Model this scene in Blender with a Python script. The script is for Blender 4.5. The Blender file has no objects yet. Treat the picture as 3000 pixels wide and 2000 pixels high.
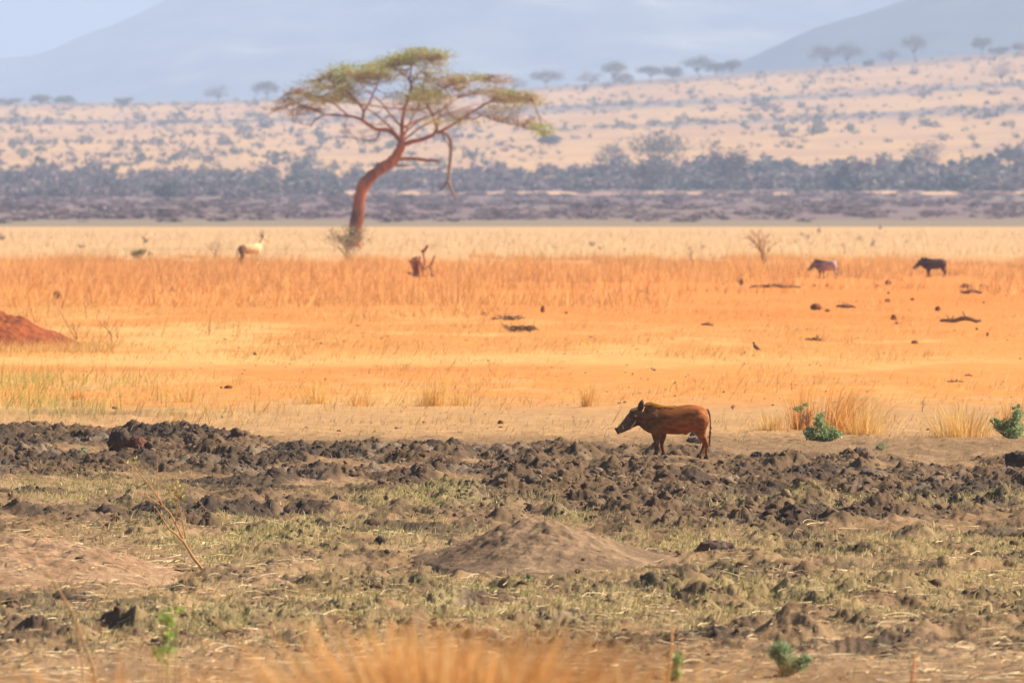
import bpy, bmesh, math, random
import numpy as np
from mathutils import Vector, Matrix, Euler
random.seed(7)
RNG = np.random.default_rng(11)
R = math.radians
SC = bpy.context.scene
COL = SC.collection

# ------------------------------------------------------------------ camera, light, exposure
H = 3.27                 # eye height above the plain (standing up in a safari vehicle)
F = 33333.0              # focal length in photo pixels (400 mm lens on a 36 mm sensor)
HY = 572.0               # photo row of the true horizon
cam_d = bpy.data.cameras.new("camera"); cam = bpy.data.objects.new("camera", cam_d); COL.objects.link(cam)
cam.location = (0, 0, H)
cam.rotation_euler = (R(90) - math.atan((1000 - HY) / F), 0, 0)
cam_d.lens = 400; cam_d.sensor_width = 36
cam_d.clip_start = 1.0; cam_d.clip_end = 60000
cam_d.dof.use_dof = True; cam_d.dof.focus_distance = 126; cam_d.dof.aperture_fstop = 8.8
SC.camera = cam

SUN_EL, SUN_AZ = 38.0, 76.0          # azimuth measured from the view direction (+Y) towards the right (+X)
w = bpy.data.worlds.new("World"); SC.world = w; w.use_nodes = True
nt = w.node_tree
sky = nt.nodes.new("ShaderNodeTexSky"); sky.sky_type = 'NISHITA'; sky.sun_disc = False
sky.sun_elevation = R(SUN_EL); sky.sun_rotation = R(SUN_AZ)
sky.air_density = 1.0; sky.dust_density = 2.0; sky.ozone_density = 1.0
nt.links.new(sky.outputs[0], nt.nodes["Background"].inputs[0])
nt.nodes["Background"].inputs[1].default_value = 0.062
sl = bpy.data.lights.new("sun", 'SUN'); sl.energy = 5.0; sl.angle = R(0.5); sl.color = (1.0, 0.93, 0.82)
so = bpy.data.objects.new("sun", sl); COL.objects.link(so)
sv = Vector((math.sin(R(SUN_AZ)) * math.cos(R(SUN_EL)), math.cos(R(SUN_AZ)) * math.cos(R(SUN_EL)), math.sin(R(SUN_EL))))
so.rotation_euler = sv.to_track_quat('Z', 'Y').to_euler(); so.location = sv * 200
SC.view_settings.view_transform = 'Standard'; SC.view_settings.look = 'None'
SC.view_settings.exposure = 0.96; SC.view_settings.gamma = 1.0
SC.cycles.use_denoising = True
SC.cycles.max_bounces = 6; SC.cycles.diffuse_bounces = 3; SC.cycles.volume_bounces = 3
SC.cycles.transmission_bounces = 4; SC.cycles.transparent_max_bounces = 6

def D_of(py): return H * F / (py - HY)                    # distance of a plain point seen at photo row py
def X_of(px, D): return (px - 1500.0) / F * D
def P(px, py, D): return Vector(((px - 1500.0) / F * D, D, H + (HY - py) / F * D))

# ------------------------------------------------------------------ numpy noise
def _hash(ix, iy, seed):
    h = (ix.astype(np.int64) * 374761393 + iy.astype(np.int64) * 668265263 + seed * 1442695041) & 0xffffffff
    h = ((h ^ (h >> 13)) * 1274126177) & 0xffffffff
    return (h ^ (h >> 16)) & 0xffffffff
def _grad(ix, iy, dx, dy, seed):
    a = _hash(ix, iy, seed) * (2 * math.pi / 4294967296.0)
    return np.cos(a) * dx + np.sin(a) * dy
def pn(x, y, seed=0):
    x = np.asarray(x, float); y = np.asarray(y, float)
    ix = np.floor(x); iy = np.floor(y); fx = x - ix; fy = y - iy
    u = fx * fx * fx * (fx * (fx * 6 - 15) + 10); v = fy * fy * fy * (fy * (fy * 6 - 15) + 10)
    a = _grad(ix, iy, fx, fy, seed); b = _grad(ix + 1, iy, fx - 1, fy, seed)
    c = _grad(ix, iy + 1, fx, fy - 1, seed); d = _grad(ix + 1, iy + 1, fx - 1, fy - 1, seed)
    return 1.4 * ((a + (b - a) * u) * (1 - v) + (c + (d - c) * u) * v)
def fbm(x, y, o=4, seed=0, g=0.5):
    s = 0; a = 1.0; t = 0
    for k in range(o):
        s = s + a * pn(x * 2 ** k + 17.3 * k, y * 2 ** k - 9.1 * k, seed + k); t += a; a *= g
    return s / t
def lumps(x, y, cell, seed, dens=0.8):
    """overlapping rounded clods of uneven size"""
    x = x / cell; y = y / cell
    ix = np.floor(x); iy = np.floor(y); out = np.zeros(np.broadcast(x, y).shape)
    for di in (-1, 0, 1):
        for dj in (-1, 0, 1):
            jx = ix + di; jy = iy + dj
            h1 = _hash(jx, jy, seed) / 4294967296.0; h2 = _hash(jx, jy, seed + 5) / 4294967296.0
            h3 = _hash(jx, jy, seed + 9) / 4294967296.0; h4 = _hash(jx, jy, seed + 13) / 4294967296.0
            r = 0.25 + 0.6 * h3 * h3
            d2 = ((x - jx - h1) ** 2 + (y - jy - h2) ** 2) / (r * r)
            b = np.sqrt(np.clip(1 - d2, 0, 1)) * r * (h4 < dens)
            out = np.maximum(out, b)
    return out * cell
def ss(e0, e1, x):
    t = np.clip((x - e0) / (e1 - e0), 0, 1); return t * t * (3 - 2 * t)
def blob(px, py, cx, cy, rx, ry): return np.exp(-(((px - cx) / rx) ** 2 + ((py - cy) / ry) ** 2))

# ------------------------------------------------------------------ the ground: height and colour as functions of place
RIDGE_X = [-3000, 0, 500, 1000, 1500, 2000, 2500, 3000, 6000]
RIDGE_Y = [310, 303, 300, 288, 262, 226, 190, 148, 40]
def terrain_z(x, D):
    """large shape: flat plain, bush country rising behind it, long grass slope up to a ridge"""
    D = np.maximum(D, 1.0)
    px = 1500 + x / D * F
    yr = np.interp(px, RIDGE_X, RIDGE_Y)
    k1 = 566.0 + 0 * px
    y = np.where(D < 1172, HY + H * F / D, 0)
    t = np.clip((D - 1172) / (2300 - 1172), 0, 1)
    yb = HY + H * F / 1172 + (k1 - HY - H * F / 1172) * t ** 0.8
    t2 = np.clip((D - 2300) / (2650 - 2300), 0, 1)
    yc = k1 + (522 - k1) * t2
    t3 = np.clip((D - 2650) / (4900 - 2650), 0, 1)
    yd = 522 + (yr - 522) * (t3 ** 0.85)
    y = np.where(D < 1172, y, np.where(D < 2300, yb, np.where(D < 2650, yc, yd)))
    z = np.where(D < 1172, 0.0, H + (HY - y) / F * D)
    z = z + 1.2 * fbm(x / 160, D / 260, 3, 3) * ss(2400, 3200, D)
    back = ss(4900, 6600, D)
    z4900 = H + (HY - yr) / F * 4900
    z = np.where(D > 4900, z4900 * (1 - back) - 2.0 * back, z)
    return z
def rowpx(x, D):
    D = np.maximum(D, 20.0)
    return HY + H * F / D, 1500 + x / D * F
def mud_mask(x, D):
    """trampled wallow: 0..1"""
    yb, px = rowpx(x, D)
    wv = 22 * fbm(x / 1.6, D / 9.0, 3, 41)
    top = np.interp(px, [-500, 0, 500, 620, 760, 1000, 1400, 1900, 2150, 2500, 3000, 3500], [1240, 1248, 1255, 1262, 1285, 1300, 1306, 1318, 1335, 1340, 1345, 1340])
    bot = np.interp(px, [-500, 0, 500, 1000, 1300, 1700, 2100, 2600, 3000], [1380, 1385, 1425, 1455, 1480, 1530, 1575, 1545, 1520])
    m = ss(top - 8, top + 14, yb + wv * .6) * (1 - ss(bot - 25, bot + 25, yb + wv * 1.5))
    b2 = ss(-.05, .25, fbm(x / 1.3, D / 5.0, 3, 47))
    m2 = b2 * (ss(1460, 1500, yb) * (1 - ss(1560, 1600, yb))) * 0.8
    b3 = ss(-.08, .22, fbm(x / .9, D / 3.0, 3, 53))
    m3 = b3 * ss(1690, 1730, yb) * (1 - ss(1890, 1930, yb)) * 0.8
    m4 = blob(px, yb, 250, 1213, 420, 16) * .55
    m5 = blob(px, yb, 2750, 1660, 350, 40) * .5 * b2
    m6 = (.30 + .42 * ss(-.2, .3, fbm(x / 1.1, D / 2.5, 3, 57))) * ss(1400, 1440, yb) * (1 - ss(1900, 1960, yb))
    m = m * (.25 + .75 * ss(-.30, .02, fbm(x / 1.5, D / 4.5, 3, 59)))
    m = np.maximum.reduce([m, m2, m3, m4, m5, m6])
    smooth = np.clip(blob(px, yb, 1590, 1640, 260, 45) * 1.3 + blob(px, yb, 130, 1660, 380, 80) * 1.3, 0, 1)
    m = m * (1 - smooth)
    hog = np.exp(-(((x - 2.05) / .95) ** 2 + ((D - 140.6) / 1.6) ** 2))
    return m * (1 - .8 * hog)
def ground_z(x, D, fine=True):
    x = np.asarray(x, float); D = np.asarray(D, float)
    z = terrain_z(x, D)
    near = (1 - ss(185, 260, D)) * ss(30, 60, D)
    z = z + .02 * fbm(x / .9, D / 1.2, 3, 5) * near
    if fine:
        m = mud_mask(x, D)
        wx = x + .10 * pn(x / .22, D / .22, 61); wy = D + .10 * pn(x / .22, D / .22, 67)
        big = lumps(wx, wy, .62, 71, .7); mid = lumps(wx, wy, .24, 73, .85); sml = lumps(wx, wy, .10, 79, .9)
        rough = fbm(x / .16, D / .16, 3, 83)
        base = fbm(x / 1.5, D / 2.2, 3, 89)
        crumb = np.abs(fbm(x / .085, D / .085, 3, 84)); crag = np.abs(fbm(wx / .33, wy / .33, 3, 85))
        fine_ = fbm(x / .045, D / .07, 2, 86)
        z = z + m * (.15 * big * (.8 + .9 * crag) + .22 * mid * (.7 + .9 * crag) + .34 * sml + .035 * rough + .075 * crumb + .022 * fine_ + .10 * crag + .26 * base + .05 * fbm(x / .5, D / .6, 2, 90) - .05)
        z = z + near * (.016 * fbm(x / .10, D / .10, 3, 97) + .05 * fbm(x / .5, D / .8, 3, 98) + .22 * lumps(wx, wy, .13, 101, .45) * ss(-.1, .3, fbm(x / .8, D / 2, 2, 31))) * (.35 + .65 * (1 - ss(150, 165, D)))
        yb, px = rowpx(x, D)
        z = z + .34 * lumps(wx, wy * .8, .5, 111, .5) * (.6 + .8 * crag) * ss(1450, 1500, yb) * (1 - ss(1890, 1950, yb)) * (1 - np.clip(blob(px, yb, 1590, 1640, 300, 50) * 1.5 + blob(px, yb, 130, 1660, 400, 85) * 1.5, 0, 1)) * ss(-.25, .2, fbm(x / 1.2, D / 3.5, 2, 113))
    return z
def green_mask(x, D):
    yb, px = rowpx(x, D)
    n = fbm(x / .55, D / 1.8, 3, 201)
    zones = (1.1 * blob(px, yb, 820, 1575, 420, 42) + .9 * blob(px, yb, 1250, 1470, 260, 26) + .8 * blob(px, yb, 1980, 1600, 210, 34)
             + .75 * blob(px, yb, 2650, 1610, 420, 34) + .9 * blob(px, yb, 2600, 1480, 500, 14) + .6 * blob(px, yb, 2300, 1760, 900, 75) + .62 * blob(px, yb, 1300, 1790, 700, 70)
             + .6 * blob(px, yb, 500, 1840, 500, 60) + .5 * blob(px, yb, 250, 1440, 250, 40) + .55 * blob(px, yb, 640, 1650, 200, 30)
             + .6 * blob(px, yb, 560, 1205, 180, 12) + .55 * blob(px, yb, 100, 1190, 220, 20) + .8 * blob(px, yb, 1650, 1520, 90, 14) + .55 * blob(px, yb, 2900, 1690, 150, 45))
    return np.clip(zones * 1.25 * ss(-.32, .12, n), 0, 1)
def C3(r, g, b): return np.array([r, g, b])
def mixc(a, b, t): return a + (b - a) * np.asarray(t)[..., None]
def ground_col(x, D):
    yb, px = rowpx(x, D)
    n1 = fbm(x / 5.0, D / 22.0, 4, 301); n2 = fbm(x / 1.1, D / 6.0, 3, 307); n3 = fbm(x / .35, D / .9, 3, 311)
    n4 = fbm(x / 14.0, D / 70.0, 3, 331)
    orange = C3(.56, .200, .045); tawny = C3(.52, .222, .055); straw = C3(.56, .318, .108); pale = C3(.48, .285, .125)
    rust = C3(.46, .148, .034); beige = C3(.40, .225, .095); dry = C3(.228, .135, .066); mudc = C3(.125, .076, .041)
    dark = C3(.058, .040, .029)
    yy = yb + 9 * n1
    c = np.broadcast_to(pale, yb.shape + (3,)).copy()
    c = mixc(c, orange, ss(738, 800, yb + 24 * n1))
    c = mixc(c, tawny, ss(870, 930, yb + 30 * n4 - .018 * (px - 1500)) * .85)
    c = mixc(c, orange, ss(.0, .35, n4) * ss(840, 880, yb) * (1 - ss(990, 1060, yb)) * .7)
    c = mixc(c, straw, ss(-.1, .4, n1 + .3 * n2 - .25 * (px - 1300) / 1500) * ss(880, 960, yb) * .9)
    c = mixc(c, C3(.56, .175, .034), ss(-.15, .2, n4 + .2 * n1) * blob(px, yb, 2600, 905, 900, 60) * .9)
    c = mixc(c, straw, blob(px, yb, 1300, 1055, 1500, 22) * .8)
    c = mixc(c, rust, blob(0, yb, 0, 1076 + 8 * np.sin(px / 500.0) - np.clip(px - 1300, 0, 900) * .0, 1, 9) * (1 - ss(1500, 2000, px)) * .55)
    c = mixc(c, orange, blob(px, yb, 900, 1100, 1500, 20) * .45)
    c = mixc(c, beige, ss(1150, 1215, yb + 10 * n2 + np.where(px < 700, -15, 0)) )
    c = mixc(c, beige, ss(.05, .4, n2) * ss(1080, 1120, yb) * .55)
    c = mixc(c, dry, ss(1258, 1300, yb + 10 * n2))
    c = mixc(c, C3(.33, .21, .115), ss(-.1, .4, n2) * ss(1300, 1330, yb) * .5)
    c = mixc(c, C3(.28, .165, .085), ss(1560, 1600, yb) * (1 - ss(600, 900, px)) * .6)
    m = mud_mask(x, D)
    c = mixc(c, mudc, ss(.25, .8, m))
    c = mixc(c, dark, ss(.3, .8, m) * ss(-.05, .35, fbm(x / 2.2, D / 5.0, 3, 401) + .12 * (px < 900)) * .85)
    c = mixc(c, C3(.23, .165, .11), ss(.4, .9, m) * ss(.15, .4, fbm(x / 1.1, D / 3.0, 3, 409)) * .6)
    c = mixc(c, C3(.29, .215, .095), green_mask(x, D) * .7)
    c = c * (1 + .16 * n3 * (D < 300))[..., None] * (1 + .10 * n2)[..., None]
    # beyond the plain
    far = ss(1165, 1185, D)
    nA = fbm(x / 40.0, D / 130.0, 4, 501); nB = fbm(x / 12.0, D / 50.0, 3, 507)
    olive = C3(.215, .16, .10); scrub = C3(.165, .105, .100)
    bc = mixc(np.broadcast_to(olive, yb.shape + (3,)), scrub, ss(-.45, .05, nA) * ss(1260, 1420, D))
    bc = mixc(bc, C3(.66, .40, .20), (px > 700) * np.exp(-((D - 2290 - 30 * nB) / 45.0) ** 2) * ss(-.3, .1, nB))
    slope = mixc(np.broadcast_to(C3(.47, .275, .118), yb.shape + (3,)), C3(.40, .225, .110), ss(-.2, .3, nA))
    slope = mixc(slope, C3(.28, .20, .15), ss(.12, .4, nB) * .5)
    bandA = np.exp(-((D - 4230 - 60 * nA - .0 * px) / 75.0) ** 2); bandB = np.exp(-((D - 3720 - 80 * nA) / 60.0) ** 2) * ss(1500, 2000, px)
    bandC = ss(4720, 4860, D)
    slope = mixc(slope, C3(.17, .135, .125), np.clip(.85 * bandA + .8 * bandB + .75 * bandC, 0, 1))
    bc = mixc(bc, slope, ss(2580, 2680, D + 60 * nB))
    c = mixc(c, bc, far)
    return np.clip(c, .01, .9)

# ------------------------------------------------------------------ mesh helpers
def np_mesh(name, V, Fq=None, Ft=None, col=None, smooth=False, mats=None):
    me = bpy.data.meshes.new(name)
    V = np.asarray(V, np.float32); nq = 0 if Fq is None else len(Fq); ntg = 0 if Ft is None else len(Ft)
    me.vertices.add(len(V)); me.vertices.foreach_set("co", V.ravel())
    loops = []
    if nq: loops.append(np.asarray(Fq, np.int32).ravel())
    if ntg: loops.append(np.asarray(Ft, np.int32).ravel())
    L = np.concatenate(loops); me.loops.add(len(L)); me.loops.foreach_set("vertex_index", L)
    me.polygons.add(nq + ntg)
    st = np.concatenate([np.arange(nq) * 4, nq * 4 + np.arange(ntg) * 3]).astype(np.int32)
    me.polygons.foreach_set("loop_start", st)
    me.update(calc_edges=True)
    if smooth: me.polygons.foreach_set("use_smooth", np.ones(nq + ntg, bool))
    if col is not None:
        a = me.color_attributes.new("Col", 'FLOAT_COLOR', 'POINT')
        cc = np.ones((len(V), 4), np.float32); cc[:, :3] = col; a.data.foreach_set("color", cc.ravel())
    for m in (mats or []): me.materials.append(m)
    return me
def link(name, me, parent=None, loc=None, rot=None, scale=None):
    o = bpy.data.objects.new(name, me); COL.objects.link(o)
    if parent: o.parent = parent
    if loc is not None: o.location = loc
    if rot is not None: o.rotation_euler = rot
    if scale is not None: o.scale = scale
    return o
def tag(o, label=None, cat=None, group=None, kind=None):
    if label: o["label"] = label
    if cat: o["category"] = cat
    if group: o["group"] = group
    if kind: o["kind"] = kind
    return o
def copy_tree(o, parent=None):
    c = o.copy(); COL.objects.link(c)
    if parent: c.parent = parent
    for ch in [q for q in COL.objects if q.parent == o]: copy_tree(ch, c)
    return c

# ------------------------------------------------------------------ materials
def attr_mat(name, rough=.9, noise=None, bump=None, transl=0.0, var=.25, spec=.15):
    """albedo from the mesh's own colour attribute, broken up by procedural noise; optional translucency for thin leaves"""
    m = bpy.data.materials.new(name); m.use_nodes = True; t = m.node_tree; b = t.nodes["Principled BSDF"]
    a = t.nodes.new("ShaderNodeVertexColor"); a.layer_name = "Col"; out = a.outputs[0]
    if noise:
        tc = t.nodes.new("ShaderNodeTexCoord")
        for k, sc in enumerate(noise):
            n = t.nodes.new("ShaderNodeTexNoise"); n.inputs["Scale"].default_value = sc; n.inputs["Detail"].default_value = 5
            t.links.new(tc.outputs["Object"], n.inputs["Vector"])
            mr = t.nodes.new("ShaderNodeMapRange"); mr.inputs[1].default_value = .3; mr.inputs[2].default_value = .7
            mr.inputs[3].default_value = 1 - var; mr.inputs[4].default_value = 1 + var
            t.links.new(n.outputs[0], mr.inputs[0])
            mx = t.nodes.new("ShaderNodeVectorMath"); mx.operation = 'SCALE'
            t.links.new(out, mx.inputs[0]); t.links.new(mr.outputs[0], mx.inputs["Scale"]); out = mx.outputs[0]
        if bump:
            n = t.nodes.new("ShaderNodeTexNoise"); n.inputs["Scale"].default_value = bump[0]; n.inputs["Detail"].default_value = 8
            n.inputs["Roughness"].default_value = .65
            t.links.new(tc.outputs["Object"], n.inputs["Vector"])
            bp = t.nodes.new("ShaderNodeBump"); bp.inputs["Strength"].default_value = bump[1]; bp.inputs["Distance"].default_value = bump[2]
            t.links.new(n.outputs[0], bp.inputs["Height"]); t.links.new(bp.outputs[0], b.inputs["Normal"])
    t.links.new(out, b.inputs["Base Color"]); b.inputs["Roughness"].default_value = rough
    b.inputs["Specular IOR Level"].default_value = spec
    if transl:
        tr = t.nodes.new("ShaderNodeBsdfTranslucent"); t.links.new(out, tr.inputs[0])
        mxs = t.nodes.new("ShaderNodeMixShader"); mxs.inputs[0].default_value = transl
        t.links.new(b.outputs[0], mxs.inputs[1]); t.links.new(tr.outputs[0], mxs.inputs[2])
        t.links.new(mxs.outputs[0], t.nodes["Material Output"].inputs[0])
    return m
def plain_mat(name, c1, c2, scale=6, rough=.85, bump=.0, transl=0, spec=.2, stretch=(1, 1, 1), detail=5):
    m = bpy.data.materials.new(name); m.use_nodes = True; t = m.node_tree; b = t.nodes["Principled BSDF"]
    tc = t.nodes.new("ShaderNodeTexCoord"); mp = t.nodes.new("ShaderNodeMapping"); mp.inputs["Scale"].default_value = stretch
    n = t.nodes.new("ShaderNodeTexNoise"); n.inputs["Scale"].default_value = scale; n.inputs["Detail"].default_value = detail
    cr = t.nodes.new("ShaderNodeValToRGB"); cr.color_ramp.elements[0].position = .35; cr.color_ramp.elements[1].position = .65
    cr.color_ramp.elements[0].color = (*c1, 1); cr.color_ramp.elements[1].color = (*c2, 1)
    t.links.new(tc.outputs["Object"], mp.inputs[0]); t.links.new(mp.outputs[0], n.inputs["Vector"]); t.links.new(n.outputs[0], cr.inputs[0])
    t.links.new(cr.outputs[0], b.inputs["Base Color"]); b.inputs["Roughness"].default_value = rough; b.inputs["Specular IOR Level"].default_value = spec
    if bump:
        bp = t.nodes.new("ShaderNodeBump"); bp.inputs["Strength"].default_value = .8; bp.inputs["Distance"].default_value = bump
        t.links.new(n.outputs[0], bp.inputs["Height"]); t.links.new(bp.outputs[0], b.inputs["Normal"])
    if transl:
        tr = t.nodes.new("ShaderNodeBsdfTranslucent"); t.links.new(cr.outputs[0], tr.inputs[0])
        mxs = t.nodes.new("ShaderNodeMixShader"); mxs.inputs[0].default_value = transl
        t.links.new(b.outputs[0], mxs.inputs[1]); t.links.new(tr.outputs[0], mxs.inputs[2])
        t.links.new(mxs.outputs[0], t.nodes["Material Output"].inputs[0])
    return m
M_ground = attr_mat("ground_soil", .95, (1.7, 9.0), (14.0, .6, .03), var=.13, spec=.08)
M_grass = attr_mat("grass_blade", .7, None, None, .5, spec=.2)
M_leaf = attr_mat("leaf", .65, None, None, .30, spec=.2)
M_bark = attr_mat("bark", .9, (3.0, 14.0), (9.0, .9, .05), var=.25)
M_twig = attr_mat("twig", .85, None, None)
M_clod = attr_mat("clod_soil", .95, (7.0, 30.0), (30.0, .8, .02), var=.2, spec=.1)
M_hill = attr_mat("hill_scrub", .95, (.004, .02), None, var=.3)

# ------------------------------------------------------------------ GROUND sheet
us = np.linspace(-.078, .078, 1000)
fo = (np.arange(1, 31) / 30.0) ** 3.2
rows = [np.linspace(-260, 36, 40), np.linspace(38, 72, 110)]
rows.append(np.arange(72.2, 120, .060)); rows.append(np.arange(120, 162, .050))
d = 162.0; r3 = []
while d < 1172: r3.append(d); d *= 1.0048
rows.append(np.array(r3)); r4 = []
d = 1172.5
while d < 6800: r4.append(d); d *= 1.0036
rows.append(np.array(r4)); rows.append(np.linspace(6900, 15500, 30))
DD = np.concatenate(rows); nR, nC = len(DD), 1000 + 60
sD = np.maximum(DD, 45.0)
e_ = .078 * sD[:, None]; outer = e_ + (4400 - e_) * fo[None, :]
GX = np.concatenate([-outer[:, ::-1], us[None, :] * sD[:, None], outer], 1); GY = np.broadcast_to(DD[:, None], GX.shape)
GZ = terrain_z(GX, np.maximum(GY, 1.0)); GC = np.zeros(GX.shape + (3,))
i0, i1 = np.searchsorted(DD, 38), np.searchsorted(DD, 270)
GZ[i0:i1] = ground_z(GX[i0:i1], GY[i0:i1])
for a in range(0, nR, 400): GC[a:a + 400] = ground_col(GX[a:a + 400], np.maximum(GY[a:a + 400], 30.0))
idx = np.arange(nR * nC, dtype=np.int32).reshape(nR, nC)
FQ = np.stack([idx[:-1, :-1], idx[:-1, 1:], idx[1:, 1:], idx[1:, :-1]], -1).reshape(-1, 4)
g = link("ground", np_mesh("ground", np.stack([GX, GY, GZ], -1).reshape(-1, 3), FQ, None, GC.reshape(-1, 3), True, [M_ground]))
tag(g, kind="structure")
del GX, GZ, GC, FQ, idx

# ------------------------------------------------------------------ MOUNTAINS
def mountain(name, D0, depth, sil, seed, c1, c2, xr):
    nx, ny = 420, 160
    xs = np.linspace(xr[0], xr[1], nx); ys = np.linspace(D0 - depth, D0 + depth * .8, ny)
    X, Y = np.meshgrid(xs, ys)
    px = 1500 + X / D0 * F
    top = H + (HY - np.interp(px, [s[0] for s in sil], [s[1] for s in sil])) / F * D0
    t = (Y - D0) / np.where(Y < D0, depth, depth * .8)
    t = t + .10 * fbm(X / 700, Y / 900, 2, seed + 4) * (1 - np.abs(t))
    prof = np.clip(1 - np.abs(t), 0, 1) ** 1.15
    gul = np.abs(fbm(X / 330, Y / 900, 4, seed)) * 2
    Z = top * prof * (1 - .22 * gul * np.clip(np.abs(t) * 2.5, 0, 1)) + 3 * fbm(X / 60, Y / 60, 3, seed + 8) * prof - 3
    nn = fbm(X / 230 + Z / 90, Z / 34 + Y / 2600, 4, seed + 20)
    c = mixc(np.broadcast_to(np.array(c1), X.shape + (3,)), np.array(c2), ss(-.05, .45, nn))
    idx = np.arange(nx * ny).reshape(ny, nx)
    FQ = np.stack([idx[:-1, :-1], idx[:-1, 1:], idx[1:, 1:], idx[1:, :-1]], -1).reshape(-1, 4)
    o = link(name, np_mesh(name, np.stack([X, Y, Z], -1).reshape(-1, 3), FQ, None, c.reshape(-1, 3), True, [M_hill]))
    tag(o, kind="structure")
mountain("mountain", 12600, 3000, [(-6000, 420), (-1500, 260), (-400, 190), (-60, 168), (90, 158), (200, 120), (330, 66), (490, 0), (800, -110), (1300, -240), (1900, -260), (2600, -200), (4000, -60), (6500, 150), (9000, 420)], 600,
         (.075, .072, .045), (.20, .17, .12), (-2900, 2900))
mountain("mountain", 8300, 1500, [(-2000, 572), (1200, 480), (1700, 330), (2080, 205), (2200, 155), (2330, 95), (2480, 40), (2600, 0), (2900, -70), (3600, -170), (5000, -200), (9000, 100), (12000, 500)], 640,
         (.032, .040, .030), (.060, .062, .042), (-900, 2600))

# ------------------------------------------------------------------ HAZE
hz = bmesh.new(); bmesh.ops.create_cube(hz, size=1.0)
hm = bpy.data.meshes.new("haze"); hz.to_mesh(hm); hz.free()
ho = link("haze", hm); ho.scale = (9000, 16600, 368); ho.location = (0, 7900, 179); tag(ho, kind="stuff")
mh = bpy.data.materials.new("haze_air"); mh.use_nodes = True; t = mh.node_tree
t.nodes.remove(t.nodes["Principled BSDF"]); pv = t.nodes.new("ShaderNodeVolumePrincipled")
pv.inputs["Color"].default_value = (.545, .705, 1.0, 1); pv.inputs["Density"].default_value = 1.15e-4
pv.inputs["Anisotropy"].default_value = 0.0
t.links.new(pv.outputs[0], t.nodes["Material Output"].inputs["Volume"]); hm.materials.append(mh)
# ================================================================== builders
class MB:
    """collects tubes, blobs and leaf faces, builds ONE mesh object"""
    def __init__(s): s.V = []; s.Q = []; s.T = []; s.C = []; s.n = 0
    def add(s, V, Q=None, T=None, c=(.2, .15, .1)):
        V = np.asarray(V, float); c = np.asarray(c, float)
        s.V.append(V); s.C.append(np.broadcast_to(c, V.shape) if c.ndim == 1 else c)
        if Q is not None and len(Q): s.Q.append(np.asarray(Q) + s.n)
        if T is not None and len(T): s.T.append(np.asarray(T) + s.n)
        s.n += len(V)
    def tube(s, pts, rad, c=(.2, .15, .1), seg=6, side=None, flat=None):
        pts = [Vector(p) for p in pts]; n = len(pts); V = []; prev = None
        for i, p in enumerate(pts):
            t = (pts[min(i + 1, n - 1)] - pts[max(i - 1, 0)]).normalized()
            if side is not None: a = Vector(side); a = (a - t * a.dot(t)).normalized()
            else:
                a = prev if prev is not None else (Vector((0, 1, 0)) if abs(t.y) < .9 else Vector((1, 0, 0)))
                a = (a - t * a.dot(t)).normalized(); prev = a
            b = t.cross(a); r = rad[i]
            ra, rb = r if isinstance(r, (tuple, list)) else (r, r)
            for k in range(seg):
                an = 2 * math.pi * k / seg; V.append(p + a * (ra * math.cos(an)) + b * (rb * math.sin(an)))
        Q = [(i * seg + k, i * seg + (k + 1) % seg, (i + 1) * seg + (k + 1) % seg, (i + 1) * seg + k) for i in range(n - 1) for k in range(seg)]
        V.append(pts[0]); V.append(pts[-1]); T = []
        for k in range(seg):
            T.append((n * seg, (k + 1) % seg, k)); T.append((n * seg + 1, (n - 1) * seg + k, (n - 1) * seg + (k + 1) % seg))
        s.add([tuple(v) for v in V], Q, T, c)
    def ball(s, c0, r, c=(.2, .15, .1), sub=2, noise=0., seed=0, rot=None):
        V, T = ico(sub); V = V.copy()
        if noise: V = V * (1 + noise * nz3(V * 1.3, seed) + .4 * noise * nz3(V * 3.1, seed + 3))[:, None]
        V = V * np.array(r if isinstance(r, (tuple, list)) else (r, r, r))
        if rot is not None: V = V @ np.array(Euler(rot).to_matrix()).T
        s.add(V + np.array(c0), None, T, c)
    def leaves(s, P0, size, cols, rng, up=.0, stretch=1.0):
        n = len(P0); d = rng.normal(size=(n, 3)); d[:, 2] *= (1 - up); d /= np.linalg.norm(d, axis=1)[:, None]
        e = rng.normal(size=(n, 3)); e -= d * (e * d).sum(1)[:, None]; e /= np.linalg.norm(e, axis=1)[:, None]
        sz = (np.asarray(size) * np.ones(n))[:, None]
        a = d * sz * .5 * stretch; b = e * sz * .5
        V = np.stack([P0 - a, P0 + b * .8, P0 + a, P0 - b * .8], 1).reshape(-1, 3)
        Q = np.arange(n * 4).reshape(n, 4)
        s.add(V, Q, None, np.repeat(np.asarray(cols) * np.ones((n, 3)), 4, 0))
    def build(s, name, mat, parent=None, smooth=True):
        me = np_mesh(name, np.concatenate(s.V), np.concatenate(s.Q) if s.Q else None, np.concatenate(s.T) if s.T else None, np.concatenate(s.C), smooth, [mat])
        return link(name, me, parent)
_ICO = {}
def ico(sub):
    if sub not in _ICO:
        b = bmesh.new(); bmesh.ops.create_icosphere(b, subdivisions=sub, radius=1)
        _ICO[sub] = (np.array([v.co[:] for v in b.verts]), np.array([[v.index for v in f.verts] for f in b.faces])); b.free()
    return _ICO[sub]
def nz3(V, seed): return (pn(V[:, 0] + seed * 3.7, V[:, 1] + V[:, 2] * .7, seed) + pn(V[:, 2] + seed, V[:, 0] - V[:, 1] * .6, seed + 1)) * .7
def thing(name, label, cat, loc, rot=(0, 0, 0), group=None):
    o = bpy.data.objects.new(name, None); COL.objects.link(o); o.location = loc; o.rotation_euler = rot; o.empty_display_size = .1
    return tag(o, label, cat, group)
_DS = np.concatenate([np.arange(60, 1172, .5), np.arange(1172, 4895, 4.0)])
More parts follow.
